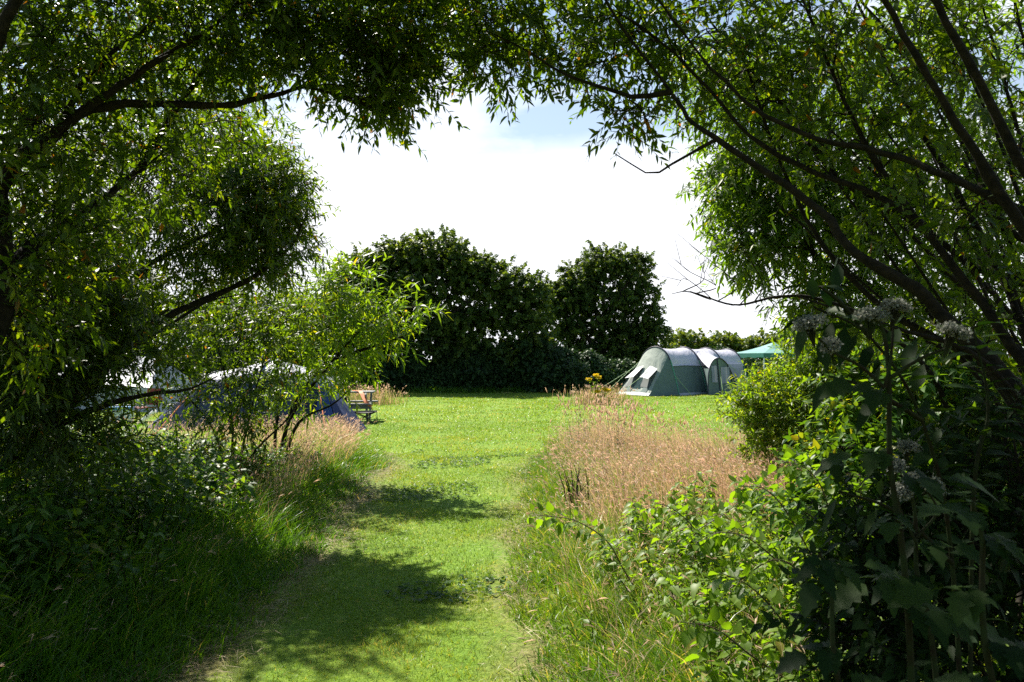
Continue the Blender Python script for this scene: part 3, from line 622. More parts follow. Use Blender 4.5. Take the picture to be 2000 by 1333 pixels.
# --- right bright bush before the tent
tree('willow_bush', 'sunlit glossy willow bush covering the right end of the green tent', 'shrub',
  [[W3(3.75, 9.6, 0), (1580, 850, 9.6), (1540, 780, 9.6), (1510, 730, 9.6)],
   [W3(3.8, 9.6, 0), (1620, 830, 9.6), (1600, 740, 9.6), (1580, 670, 9.6)],
   [W3(3.7, 9.5, 0), (1560, 870, 9.5), (1490, 800, 9.3), (1450, 770, 9.2)],
   [W3(3.85, 9.6, 0), (1680, 830, 9.6), (1690, 740, 9.6), (1690, 680, 9.6)]],
  [PB(1600, 820, 9.2, 90, 50, .6, 120), PB(1640, 880, 8.6, 80, 40, .5, 90), PB(1590, 745, 9.6, 65, 60, .6, 260), PB(1500, 790, 9.4, 60, 50, .5, 200), PB(1640, 740, 9.6, 80, 70, .6, 260), PB(1550, 840, 9.4, 80, 50, .5, 220), PB(1468, 790, 9.2, 26, 18, .2, 30), PB(1490, 740, 9.3, 22, 12, .2, 14), PB(1560, 900, 8.8, 60, 30, .4, 70), PB(1640, 680, 9.6, 60, 40, .5, 90), PB(1720, 700, 9.4, 60, 60, .5, 110), PB(1590, 665, 9.6, 50, 28, .4, 70), PB(1700, 820, 9.5, 90, 80, .6, 260), PB(1490, 860, 9.2, 40, 35, .3, 60), PB(1545, 690, 9.6, 16, 20, .2, 12)],
  leaf='osier', r0=.022, r1=.004, per=15, L=(.055, .10), wr=.3, tl=(.18, .32), up=.3, droop=.05, zmin=.2, rshift=.05)
# --- right: another bush, beyond the near weeds
tree('willow_bush', 'mid-green broadleaf bush at the right edge behind the white umbels', 'shrub',
  [[W3(3.1, 5.4, 0), (1830, 1000, 5.4), (1760, 850, 5.4), (1720, 740, 5.4)],
   [W3(3.2, 5.4, 0), (1900, 950, 5.4), (1930, 800, 5.4), (1950, 680, 5.4)],
   [W3(3.0, 5.3, 0), (1780, 1050, 5.3), (1660, 900, 5.3), (1610, 820, 5.3)],
   [W3(3.1, 5.2, 0), (1750, 1080, 5.1), (1680, 1010, 5.0), (1600, 960, 4.9)]],
  [PB(1740, 780, 5.4, 100, 80, .5, 180), PB(1880, 800, 5.3, 110, 110, .6, 260), PB(1680, 920, 5.2, 90, 70, .5, 170), PB(1850, 980, 5.2, 130, 100, .6, 260), PB(1620, 1000, 5.0, 70, 50, .4, 80), PB(1960, 1100, 4.8, 100, 100, .5, 170), PB(1780, 1110, 4.8, 100, 60, .5, 130)],
  r0=.022, r1=.004, per=11, L=(.06, .11), wr=.42, T=T_OVATE, tl=(.18, .32), zmin=.15, leaf='nettle', rshift=.1, rscale=1.2)

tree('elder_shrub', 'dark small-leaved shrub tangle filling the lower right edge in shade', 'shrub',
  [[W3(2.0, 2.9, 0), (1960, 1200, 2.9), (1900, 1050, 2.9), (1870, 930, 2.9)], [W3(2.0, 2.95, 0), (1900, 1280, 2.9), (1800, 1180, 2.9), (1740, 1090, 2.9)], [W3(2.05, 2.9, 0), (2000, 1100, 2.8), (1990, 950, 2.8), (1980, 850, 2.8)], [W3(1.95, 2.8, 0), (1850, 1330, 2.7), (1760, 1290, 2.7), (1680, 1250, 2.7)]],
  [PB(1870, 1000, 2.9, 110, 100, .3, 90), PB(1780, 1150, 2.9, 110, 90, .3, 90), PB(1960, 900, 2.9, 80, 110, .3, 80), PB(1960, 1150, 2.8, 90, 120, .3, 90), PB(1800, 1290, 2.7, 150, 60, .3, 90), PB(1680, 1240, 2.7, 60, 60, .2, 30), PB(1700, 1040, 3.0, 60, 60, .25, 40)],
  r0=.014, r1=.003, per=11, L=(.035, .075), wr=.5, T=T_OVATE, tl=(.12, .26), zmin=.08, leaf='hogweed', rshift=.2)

# ================================================================== FAR TREES, HEDGE
def far_tree(name, label, trunk, blobs, n_leaf=34, Lf=(.11, .19), group='trees along the far hedge', leaf='far', tl=(.42, .85), zmin=.5, **kw):
    tree(name, label, 'tree', trunk, blobs, leaf=leaf, group=group, bark='bark_far', per=n_leaf, L=Lf, wr=.75, T=T_OAK, tl=tl, up=.15, droop=.1, taper=.02, r_tip=.012, jit=.6, spread=1.0, zmin=zmin, shell=.5, **kw)
Y1 = 38.3
far_tree('dense_tree', 'largest dark hedge tree, broad domed crown left of centre',
  [[W3(-3.9, Y1, 0), (850, 690, Y1), (852, 630, Y1), (840, 560, Y1), (830, 500, Y1)],
   [(850, 690, Y1), (800, 620, Y1), (750, 570, Y1), (710, 540, Y1)],
   [(852, 640, Y1), (900, 600, Y1), (950, 570, Y1), (990, 560, Y1)],
   [(850, 660, Y1), (900, 640, Y1), (960, 605, Y1), (1010, 590, Y1)],
   [(852, 650, Y1), (790, 660, Y1), (740, 650, Y1)]],
  [PB(850, 497, Y1, 56, 38, 1.6, 302), PB(785, 505, Y1, 40, 32, 1.3, 134), PB(910, 525, Y1, 45, 32, 1.4, 168), PB(725, 530, Y1, 50, 38, 1.4, 190), PB(970, 555, Y1, 55, 38, 1.4, 224), PB(830, 560, Y1, 85, 40, 2, 291), PB(750, 590, Y1, 80, 45, 1.8, 246),
   PB(680, 570, Y1, 45, 40, 1.3, 134), PB(880, 625, Y1, 60, 24, 1.6, 134), PB(1010, 595, Y1, 32, 32, 1.1, 100), PB(960, 618, Y1, 70, 22, 1.2, 145), PB(905, 655, Y1, 50, 22, 1.2, 100), PB(800, 660, Y1, 110, 30, 1.8, 268), PB(1040, 570, Y1, 22, 28, 1., 78), PB(1035, 640, Y1, 34, 40, 1.2, 123), PB(1010, 690, Y1, 60, 28, 1.4, 145), PB(710, 650, Y1, 60, 50, 1.5, 168), PB(900, 680, Y1, 60, 26, 1.5, 134), PB(640, 640, Y1, 50, 50, 1.5, 145)],
  r0=.2, r1=.03)
Y2 = 46.
far_tree('dense_tree', 'upright dark hedge tree standing alone behind the left end of the green tent',
  [[W3(4.4, Y2, 0), (1178, 700, Y2), (1180, 640, Y2), (1178, 570, Y2), (1185, 520, Y2)],
   [(1178, 690, Y2), (1130, 640, Y2), (1105, 600, Y2)],
   [(1180, 680, Y2), (1230, 640, Y2), (1262, 600, Y2)],
   [(1180, 660, Y2), (1150, 570, Y2), (1130, 530, Y2)], [(1180, 640, Y2), (1220, 560, Y2), (1245, 530, Y2)]],
  [PB(1138, 545, Y2, 36, 32, 1.4, 156), PB(1172, 515, Y2, 34, 26, 1.4, 134), PB(1208, 512, Y2, 26, 22, 1.2, 78), PB(1244, 530, Y2, 26, 30, 1.2, 112), PB(1120, 570, Y2, 30, 26, 1.2, 78), PB(1180, 580, Y2, 75, 35, 1.8, 291), PB(1250, 590, Y2, 38, 38, 1.2, 145), PB(1105, 595, Y2, 42, 34, 1.3, 156), PB(1160, 640, Y2, 75, 28, 1.7, 224), PB(1240, 650, Y2, 48, 30, 1.3, 168), PB(1280, 640, Y2, 18, 10, .6, 29), PB(1180, 685, Y2, 85, 22, 1.6, 190), PB(1078, 575, Y2, 26, 28, .9, 67), PB(1090, 640, Y2, 45, 40, 1.3, 168), PB(1130, 700, Y2, 90, 30, 1.5, 224), PB(1262, 660, Y2, 40, 34, 1.2, 123), PB(1225, 700, Y2, 50, 26, 1.3, 100)],
  r0=.2, r1=.05)
Y3 = 62.
for cx, cy, rx, ry, n, lb in ((1338, 668, 40, 16, 120, 'small round tree rising just right of the upright dark one'), (1412, 668, 26, 14, 90, 'low rounded pale tree above the tent roof'), (1452, 674, 30, 12, 80, 'lowest pale tree above the rear of the green tent'), (1515, 672, 45, 20, 130, 'loose pale tree behind the teal gazebo'), (1640, 650, 90, 40, 200, 'wide pale tree seen through the right-hand bush')):
    far_tree('distant_tree', lb, [[P(cx, 760, Y3)*np.array([1, 1, 0]), (cx, 700, Y3), (cx, cy-4, Y3)], [(cx, 705, Y3), (cx+rx*.5, cy, Y3)], [(cx, 705, Y3), (cx-rx*.5, cy, Y3)]],
             [PB(cx-rx*.35, cy+4, Y3, rx*.6, ry, 1.5, n//2), PB(cx+rx*.35, cy, Y3, rx*.6, ry*.9, 1.5, n//2), PB(cx, cy+26, Y3, rx*1.2, 16, 1.5, n//2)], n_leaf=20, Lf=(.2, .34), group='distant trees beyond the tents', r0=.12, r1=.04, rshift=.3)
for cx, cy, rx, ry, n, Y, lb in ((430, 610, 70, 45, 260, 34., 'dark round tree seen through gaps left of the big hedge tree'), (560, 630, 60, 45, 240, 37., 'dark tree between the left willows and the big hedge tree'), (250, 600, 110, 60, 300, 36., 'broad dark tree far behind the pale tent on the left'), (60, 600, 110, 70, 240, 36., 'leftmost tall dark tree of the far hedge')):
    far_tree('dense_tree', lb, [[P(cx, 760, Y)*np.array([1, 1, 0]), (cx, 690, Y), (cx, cy, Y)], [(cx, 690, Y), (cx+rx*.6, cy, Y)], [(cx, 690, Y), (cx-rx*.6, cy, Y)]],
             [PB(cx, cy-ry*.3, Y, rx*.7, ry, 1.6, n//2), PB(cx-rx*.5, cy+ry*.4, Y, rx*.6, ry*.7, 1.5, n//3), PB(cx+rx*.5, cy+ry*.4, Y, rx*.6, ry*.7, 1.5, n//3), PB(cx, 700, Y, rx*1.1, 22, 1.3, n//3)], r0=.16, r1=.05)

def hedge(name, label, x0, x1, Y, h, n, cat='hedge', group='hedge along the field edge'):
    root = empty(name, ((x0+x1)/2, Y, 0), label, cat, group)
    sb = Buf(); st = []
    for x in np.arange(x0+.3, x1, .8):
        y = Y+rng.normal(0, .3); st.append((np.array([[x, y, -.05], [x+rng.normal(0, .1), y, h*.5], [x+rng.normal(0, .3), y, h*.85]]), np.array([.04, .03, .012])))
    tubes(sb, st, 5); 
    x = rng.uniform(x0, x1, n); top = h*(.85+.16*np.sin(x*1.3+x0)+.12*np.sin(x*3.7)+.05*np.sin(x*9))
    z = top*rng.random(n)**.8; dep = 1.3*np.sqrt(np.clip(1-(z/top)**2*.8, .05, 1))
    y = Y-dep*rng.random(n)**.4*np.where(rng.random(n) < .75, 1, -1)+.25*np.sin(x*2.1+z*2)
    lb = sb; m = 9
    pos = np.repeat(np.column_stack([x, y, z]), m, 0)+rng.normal(0, .11, (n*m, 3)); pos[:, 2] = np.abs(pos[:, 2])+.02
    base = np.repeat(np.clip(rng.normal(.4, .2, n)+.3*vnoise(x, z*3, 1.2, 61), 0, 1), m)
    leaves(lb, T_OAK, pos, rng.normal(size=(n*m, 3)), np.tile([0, -.5, 1.], (n*m, 1))+rng.normal(0, .6, (n*m, 3)), rng.uniform(.10, .19, n*m), .09, np.clip(base+rng.normal(0, .12, n*m), 0, 1))
    lb.obj('foliage', M['hedge'], root, root.location)
hedge('field_hedge', 'long dark hedge under the two large trees at the end of the lawn', -9.0, 3.0, 38.4, 2.0, 13000)
hedge('field_hedge', 'dark hedge running behind the green tent and under the upright tree', 3.0, 10.5, 38.8, 1.6, 7000)
hedge('field_hedge', 'shaded hedge far behind the navy tent on the left', -30., -9.0, 38.4, 2.4, 9000)
hedge('field_hedge', 'low green hedge beyond the gazebo on the right', 10.5, 40, 47., 2.0, 7000)
def hedge_bush(px, py, Y, rx, ry, n, label, leaf='hedge', name='hedge_shrub'):
    base = P(px, 760, Y)*np.array([1, 1, 0])
    tree(name, label, 'shrub', [[base, P(px, 735, Y), P(px, py, Y)], [base, P(px+rx*.3, 740, Y), P(px+rx*.6, py+5, Y)], [base, P(px-rx*.3, 740, Y), P(px-rx*.6, py+5, Y)]],
         [(P(px, py, Y), (rx/F*Y, 1.0, ry/F*Y), n), (P(px, 750, Y), (rx*1.05/F*Y, 1.0, 16/F*Y), n//2)], leaf=leaf, bark='bark_far', per=22, L=(.09, .16), wr=.6, T=T_OAK, tl=(.3, .6), group='shrubs in front of the hedge', r0=.04, r1=.015, zmin=.05, shell=.5, jit=.6, spread=1.0)
hedge_bush(1095, 728, 36.8, 52, 24, 260, 'rounded shaded bush at the right end of the open hedge foot')
hedge_bush(760, 725, 37.2, 60, 30, 240, 'dark bush at the left corner of the lawn under the big tree')
hedge_bush(930, 732, 37.3, 60, 22, 240, 'low dark bush at the middle of the hedge foot')
hedge_bush(1040, 700, 37.8, 66, 38, 380, 'taller dark bush in the gap between the two large trees')
# ================================================================== TENTS AND CAMP THINGS
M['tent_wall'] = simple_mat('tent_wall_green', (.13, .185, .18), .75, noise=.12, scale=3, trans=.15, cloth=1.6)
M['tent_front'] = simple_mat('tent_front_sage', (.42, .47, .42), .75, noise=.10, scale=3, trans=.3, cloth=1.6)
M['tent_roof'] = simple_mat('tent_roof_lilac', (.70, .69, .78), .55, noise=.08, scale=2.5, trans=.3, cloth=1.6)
M['tent_skirt'] = simple_mat('tent_skirt_pale', (.50, .50, .56), .7, noise=.15, scale=5, trans=.2)
M['tent_window'] = simple_mat('tent_window_film', (.33, .36, .47), .18, noise=.3, scale=1.5, trans=.35, spec=.6)
M['tent_dark'] = simple_mat('tent_dark_mesh', (.055, .075, .075), .7, noise=.2, scale=4)
M['pole_navy'] = simple_mat('pole_sleeve_navy', (.025, .028, .05), .5)
M['pole_green'] = simple_mat('pole_sleeve_green', (.07, .27, .19), .5)
M['cord'] = simple_mat('guy_cord_green', (.25, .40, .16), .6)
M['orange'] = simple_mat('orange_cord', (.85, .22, .06), .6)
M['flap'] = simple_mat('white_flap', (.78, .77, .80), .6, noise=.06, trans=.25)
M['navy'] = simple_mat('tent_navy', (.018, .032, .12), .6, noise=.2, scale=3, trans=.08, cloth=1.6)
M['blue'] = simple_mat('tent_blue', (.05, .11, .42), .55, noise=.2, scale=3, trans=.45, cloth=1.6)
M['tent_grey'] = simple_mat('tent_roof_grey', (.50, .50, .58), .5, noise=.12, scale=2.5, trans=.25, cloth=1.6)
M['teal'] = simple_mat('gazebo_teal', (.34, .58, .56), .5, noise=.08, scale=2, trans=.45, cloth=1.6)
M['teal_dark'] = simple_mat('gazebo_valance', (.06, .25, .20), .6, noise=.1, trans=.25)
M['paleT'] = simple_mat('pale_canvas', (.68, .69, .76), .55, noise=.1, scale=2, trans=.3, cloth=1.6)
M['wood_grey'] = simple_mat('weathered_wood', (.24, .235, .22), .7, scale=14, col2=(.13, .125, .115), bump=.4)
M['dark_metal'] = simple_mat('dark_metal', (.03, .03, .032), .45)
M['white_plastic'] = simple_mat('white_plastic', (.72, .74, .78), .35, noise=.05)
M['blue_plastic'] = simple_mat('blue_plastic', (.03, .20, .50), .35, noise=.1)
M['red_fabric'] = simple_mat('red_fabric', (.22, .03, .02), .7, noise=.2, trans=.2)

def tube_obj(name, pts, r, mat, parent, origin, sides=6, n=None):
    b = Buf(); p = np.asarray(pts, float); p = p if n is None else smooth_path(p, n)
    tubes(b, [(p, np.full(len(p), r))], sides); return b.obj(name, mat, parent, origin)

def grid_surface(name, G, mat, parent, origin, thick=.006):
    """G: (n,m,3) points; thin cloth with two faces"""
    G = np.asarray(G, float); n, m = G.shape[:2]
    du = np.gradient(G, axis=0) if n > 1 else None; dv = np.gradient(G, axis=1)
    nn = unit(np.cross(du, dv)+1e-12); V = np.concatenate([G.reshape(-1, 3), (G-nn*thick).reshape(-1, 3)])
    i = np.arange(n-1)[:, None]*m; j = np.arange(m-1)[None]
    Q = np.stack([i+j, i+j+1, i+m+j+1, i+m+j], -1).reshape(-1, 4)
    Q2 = Q[:, ::-1]+n*m
    b = Buf(); b.add(V, np.concatenate([Q, Q2])); return b.obj(name, mat, parent, origin)

def ruled(A, B, n=8, sag=0.):
    A = np.asarray(A, float); B = np.asarray(B, float); u = np.linspace(0, 1, n)[:, None, None]
    G = A[None]*(1-u)+B[None]*u
    G[:, :, 2] -= sag*np.sin(np.pi*u[:, :, 0])
    return G

def green_tent():
    ang = math.atan2(.60, .80); U = np.array([math.cos(ang), math.sin(ang), 0]); Wd = np.array([U[1], -U[0], 0]); Z = np.array([0, 0, 1.])
    base = P(1280, 773, 34.9); base[2] = 0.0
    root = empty('tunnel_tent', base, 'large green tunnel tent with lilac roof and side porch beyond the dry grass', 'tent')
    pt = lambda s, w, z: base+U*s+Wd*w+Z*z
    prof = np.array([(1.38, 0), (1.27, .4), (1.14, .8), (1.0, 1.2), (.88, 1.5), (.72, 1.76), (.5, 1.95), (.25, 2.06), (0, 2.10)])
    prof = np.vstack([prof, prof[-2::-1]*np.array([-1, 1])])
    full = smooth_path(np.column_stack([prof, np.zeros(len(prof))]), 61)[:, :2]     # right(near) foot -> apex -> left foot
    SP = [0, 1.87, 3.45, 5.0]; HT = [1, 1.0, .99, .97]
    hoop = lambda s, k=1.0, sub=full: np.array([pt(s, w, z*k) for w, z in sub])
    zi = full[:, 1]
    iE = int(np.argmin(np.abs(zi[:30]-1.44))); iS = int(np.argmin(np.abs(zi[:30]-.15)))
    for a in range(3):
        def strip(i0, i1, out=0.0, nn=14, name='', mat='', scallop=0):
            sub = full[i0:i1+1].copy(); G = []
            for u in np.linspace(0, 1, nn):
                s = SP[a]*(1-u)+SP[a+1]*u; k = HT[a]*(1-u)+HT[a+1]*u
                shr = 1-.035*math.sin(math.pi*u); q = sub.copy(); q[:, 0] = q[:, 0]*(1+out)
                row = np.array([pt(s, w*(shr if z > .6 else 1-(1-shr)*z/.6), z*k*(shr if z > .3 else 1)) for w, z in q])
                if scallop: row[0, 2] += .07*math.sin(math.pi*u); row[0] += Wd*.03
                G.append(row)
            grid_surface(name, G, M[mat], root, base)
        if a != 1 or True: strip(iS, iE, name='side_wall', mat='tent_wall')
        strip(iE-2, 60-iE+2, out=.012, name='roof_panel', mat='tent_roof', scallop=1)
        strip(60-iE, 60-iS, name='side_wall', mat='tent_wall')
        strip(0, iS, out=.004, name='mud_skirt', mat='tent_skirt')
        strip(60-iS, 60, out=.004, name='mud_skirt', mat='tent_skirt')
    for s, k in zip(SP, HT):
        p = hoop(s, k*1.012); c = pt(s, 0, 0); i = int(np.argmin(np.abs(zi[:30]-1.5)))
        tube_obj('hoop_pole', p[i:61-i], .028, M['pole_navy'], root, base, 8)
        tube_obj('pole_sleeve', p[:i+1]+Wd*.012, .022, M['pole_green'], root, base, 8); tube_obj('pole_sleeve', p[60-i:]-Wd*.012, .022, M['pole_green'], root, base, 8)
    # sloping front: pale face, green wedges, windows with raised blinds
    kk = [i for i in range(61) if abs(full[i, 0]) <= .80]; arc = hoop(0, 1.0, full[kk]); m = len(arc)
    ft = lambda u, t: (arc[int(round(t*(m-1)))]*(1-u)+pt(-1.45, (.98-1.96*t), .0)*u)
    G = np.array([[ft(u, t) for t in np.linspace(0, 1, m)] for u in np.linspace(0, 1, 12)])
    G[:, :, 2] -= (.10*np.sin(np.pi*np.linspace(0, 1, 12)))[:, None]
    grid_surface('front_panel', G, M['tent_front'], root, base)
    nfr = unit(np.cross(Wd, unit(pt(-1.45, 0, 0)-pt(0, 0, 2.1)))); nfr = nfr*np.sign(nfr[2])
    for sgn in (1, -1):
        low = hoop(0, 1.0, full[:min(kk)+1] if sgn == 1 else full[max(kk):]); edge = np.linspace(pt(-1.45, sgn*.98, 0), arc[0] if sgn == 1 else arc[-1], len(low))
        if sgn == -1: edge = edge[::-1]
        grid_surface('wing_panel', ruled(edge, low, 8), M['tent_wall'], root, base)
    def on_front(t, u, lift=.02):
        i = t*(m-1); p = ft(u, t); p = p.copy(); p[2] -= .10*math.sin(math.pi*u); return p+nfr*lift
    def patch(name, t0, t1, u0, u1, mat, lift=.025, shear=0., lift2=None, par=None):
        l2 = lift if lift2 is None else lift2
        G = [[on_front(t0+(t1-t0)*a+shear*b, u0+(u1-u0)*b, lift*(1-b)+l2*b) for a in np.linspace(0, 1, 5)] for b in np.linspace(0, 1, 6)]
        return grid_surface(name, G, M[mat], par or root, base)
    for t0, t1 in ((.12, .40), (.60, .88)):
        wn = patch('window', t0, t1, .40, .80, 'tent_dark')
        patch('blind', t0, t1-.01, .36, .66, 'flap', .05, lift2=.30, par=wn)
        patch('window', t0-.02, t0+.14, .70, .95, 'tent_wall', .018, shear=.05)
    patch('mud_skirt', .0, 1., .93, 1.0, 'flap', .03)
    # rear slope
    grid_surface('rear_panel', ruled(hoop(5.0, .97), np.array([pt(5.9, w*.8, 0.02) for w, z in full]), 8), M['tent_wall'], root, base)
    # side porch
    arcp = np.array([(2.0, .0), (2.08, .6), (2.2, 1.05), (2.45, 1.42), (2.8, 1.60), (3.15, 1.58), (3.5, 1.35), (3.75, .95), (3.9, .5), (4.0, 0)])
    arcp = smooth_path(np.column_stack([arcp, np.zeros(len(arcp))]), 33)[:, :2]; so_ = .9; arcp[:, 0] -= so_
    wP = 2.05; front = np.array([pt(s, wP-.12*z, z) for s, z in arcp])
    top = []
    for s, z in arcp[8:26]: top.append(pt(1.9+(s+so_-2.15)*(3.1-1.9)/(3.7-2.15), .62+.25*(1-z/1.6), 1.92-.45*(1-z/1.6)))
    grid_surface('porch_roof', ruled(front[8:26], top, 9, .05), M['tent_roof'], root, base)
    grid_surface('porch_wall', ruled(front[:9], [pt(1.87, 1.38-.22*z, z) for s, z in arcp[:9]], 6), M['tent_wall'], root, base)
    grid_surface('porch_wall', ruled(front[25:], [pt(3.3, 1.38-.22*z, z) for s, z in arcp[25:]], 6), M['tent_wall'], root, base)
    # door face fill
    fill = [[pt(s, wP-.12*zz-.02, zz) for zz in np.linspace(0.02, max(z-.02, .03), 8)] for s, z in arcp[1:-1]]
    grid_surface('door_panel', fill, M['tent_wall'], root, base)
    for s0, s1, z0, z1 in ((1.42, 1.80, .55, 1.28), (2.05, 2.62, .50, 1.22)):
        G = [[pt(s+.05*zz, wP-.12*zz+.02+.02*math.sin(s*17), zz) for zz in np.linspace(z0, z1, 6)] for s in np.linspace(s0, s1, 7)]
        grid_surface('door_window', G, M['tent_window'], root, base)
    tube_obj('porch_pole', front, .025, M['pole_navy'], root, base)
    tube_obj('door_post', [pt(1.93, wP, 0), pt(1.93, wP-.17, 1.58)], .022, M['pole_navy'], root, base)
    tube_obj('door_post', [pt(2.95, wP, 0), pt(2.65, wP-.16, 1.3)], .03, M['pole_navy'], root, base)
    G = [[pt(s, 1.42-.235*zz+.012, zz) for zz in np.linspace(.72, 1.36, 5)] for s in np.linspace(3.65, 4.7, 6)]
    grid_surface('side_window', G, M['tent_window'], root, base)
    for a, b, mt in ((pt(2.0, wP-.15, 1.52), pt(.9, 3.0, 0), 'cord'), (pt(2.6, wP-.12, 1.35), pt(3.6, 3.2, 0), 'cord'), (pt(0, -1.05, 1.3), pt(-2.3, -1.7, 0), 'cord'), (pt(0, -.9, 1.5), pt(-2.0, -1.2, 0), 'cord'), (pt(-.4, .4, 1.3), pt(-2.6, .2, 0), 'cord'), (pt(1.87, 1.16, .9), pt(1.87, 2.2, 0), 'cord'), (pt(0, 1.1, .9), pt(0, 2.1, 0), 'cord')):
        gl = tube_obj('guy_line', [a, b], .010, M[mt], root, base, 5)
        tube_obj('peg', [b+Z*.06, b-Z*.1], .012, M['dark_metal'], gl, base, 5)
green_tent()

def gazebo():
    c = P(1512, 760, 41.); c[2] = 0
    root = empty('party_gazebo', c, 'teal pyramid-roofed gazebo standing behind the bright willow bush', 'gazebo', rz=.25)
    h = 1.6; ez = 1.86; az = 2.42
    cs = [np.array([sx*h, sy*h, ez]) for sx, sy in ((-1, -1), (1, -1), (1, 1), (-1, 1))]; ap = np.array([0, 0, az])
    for i in range(4):
        a, b = cs[i], cs[(i+1) % 4]
        G = ruled(np.linspace(a, b, 9), np.repeat(ap[None]+np.array([0, 0, .001]), 9, 0)+np.linspace(a, b, 9)*.01, 9, .07)
        grid_surface('roof_panel', G, M['teal'], root, (0, 0, 0))
        V = [[p+np.array([0, 0, .0]), p-np.array([0, 0, .22+.03*math.sin(k*1.6)])] for k, p in enumerate(np.linspace(a*1.004, b*1.004, 13))]
        grid_surface('valance', V, M['teal_dark'], root, (0, 0, 0))
        tube_obj('leg', [a*np.array([.98, .98, 0]), a*np.array([.98, .98, 1])], .03, M['white_plastic'], root, (0, 0, 0))
gazebo()

def navy_tent():
    A = P(278, 842, 17.4); A[2] = 0; B = P(684, 848, 16.6); B[2] = 0
    root = empty('tunnel_tent', A, 'low navy tent with pale grey roof and orange guy lines behind the sallow shrub', 'tent')
    U = unit(B-A); D = np.array([-U[1], U[0], 0]); Z = np.array([0, 0, 1.])
    pt = lambda s, w, z: A+U*s+D*w+Z*z
    L = np.linalg.norm(B-A)
    S = [.25, 1.15, 2.6, 3.75, 4.05]; H = [.55, 1.28, 1.60, 1.32, 1.05]; Wd = [.3, .05, 0, .05, .25]
    prof = smooth_path(np.array([(0, 0, 0), (.10, .45, 0), (.22, .78, 0), (.45, .94, 0), (.75, 1, 0)]), 17)[:, :2]; prof = np.vstack([prof, [(1.5-w, z) for w, z in prof[-2::-1]]])
    def row(u):
        s = np.interp(u, range(5), S); h = np.interp(u, range(5), H); w0 = np.interp(u, range(5), Wd)
        f = u-math.floor(u); sg = 1-.02*math.sin(math.pi*f)
        return np.array([pt(s, w0+w*(1-w0/1.2)*1.45, z*h*sg) for w, z in prof])
    us = np.linspace(0, 4, 33); G = np.array([row(u) for u in us]); k = 9
    grid_surface('side_wall', G[:, :k+1], M['navy'], root, A); grid_surface('side_wall', G[:, -k-1:], M['navy'], root, A)
    grid_surface('roof_panel', G[:, k:len(prof)-k], M['tent_grey'], root, A)
    for u in (1, 2, 3): tube_obj('hoop_pole', row(u)+Z*.012, .025, M['pole_navy'], root, A)
    # left end flap and skirt edge
    grid_surface('end_panel', ruled(row(0), np.array([pt(-.35, .6+w*.5, 0.01) for w, z in prof]), 6), M['navy'], root, A)
    tube_obj('pale_edge_strip', [pt(-.15, -.2, .02), pt(.15, -.2, .25), pt(.45, -.2, .46)], .045, M['flap'], root, A)
    # right end: sloping blue facet with dark edge
    r4 = row(4); foot = pt(4.02, -.08, 0); far = pt(4.75, .45, 0.0); tip = pt(L+.02, -.10, 0.0); top = pt(4.02, .35, 1.03)
    apex = pt(4.05, .5, 1.08)
    grid_surface('blue_facet', ruled(np.linspace(foot+Z*.12, pt(4.60, -.12, .12), 9), np.linspace(top, top+U*.10, 9), 9, .02), M['blue'], root, A)
    grid_surface('dark_hem', ruled(np.linspace(foot, pt(4.66, -.14, .0), 9), np.linspace(foot+Z*.12, pt(4.60, -.12, .12), 9), 3), M['navy'], root, A)
    grid_surface('end_panel', ruled(np.linspace(pt(4.66, -.14, 0), tip+D*.15, 5), np.linspace(top+U*.10, apex+U*.03, 5), 9), M['navy'], root, A)
    grid_surface('end_panel', ruled(np.linspace(tip+D*.15, far+D*.8, 5), np.linspace(apex+U*.03, apex+D*.3, 5), 9), M['navy'], root, A)
    tube_obj('pale_edge_strip', [pt(4.1, -.16, .015), pt(4.4, -.2, .02), tip], .018, M['flap'], root, A)
    for a, b in ((top+U*-.05, pt(4.62, -.75, 0)), (pt(1.15, .2, .95), pt(.95, -1.0, 0)), (pt(2.6, .1, 1.2), pt(2.5, -.9, 0))):
        gl = tube_obj('guy_line', [a, b], .013, M['orange'], root, A, 5); tube_obj('peg', [b+Z*.06, b-Z*.08], .01, M['dark_metal'], gl, A, 5)
navy_tent()

def pale_tent():
    c = P(250, 780, 25.); c[2] = 0
    root = empty('ridge_tent', c, 'pale white awning tent glimpsed through the leaves on the far left', 'tent', rz=-.15)
    Z = np.array([0, 0, 1.])
    L = 1.7; w = 1.35; rh = 1.75; eh = .95
    r0, r1 = np.array([-L, 0, rh]), np.array([L*.6, 0, rh*.93])
    for sy in (-1, 1):
        grid_surface('roof_panel', ruled(np.linspace([-L-.3, sy*w, eh], [L, sy*w, eh*.75], 9), np.linspace(r0, r1, 9), 8, .07), M['paleT'], root, (0, 0, 0))
        grid_surface('side_wall', ruled(np.linspace([-L-.2, sy*(w+.1), 0], [L+.3, sy*(w+.1), 0], 9), np.linspace([-L-.28, sy*w*.99, eh], [L*.98, sy*w*.99, eh*.75], 9), 5), M['tent_grey'], root, (0, 0, 0))
    grid_surface('end_panel', ruled(np.linspace([L+.3, -w, 0], [L+.3, w, 0], 7), np.concatenate([np.linspace([L, -w, eh*.75], r1, 4), np.linspace(r1, [L, w, eh*.75], 4)[1:]]), 6), M['tent_grey'], root, (0, 0, 0))
    for x in (-L, L*.6): tube_obj('pole', [(x, 0, 0), (x, 0, rh)], .025, M['dark_metal'], root, (0, 0, 0))
pale_tent()

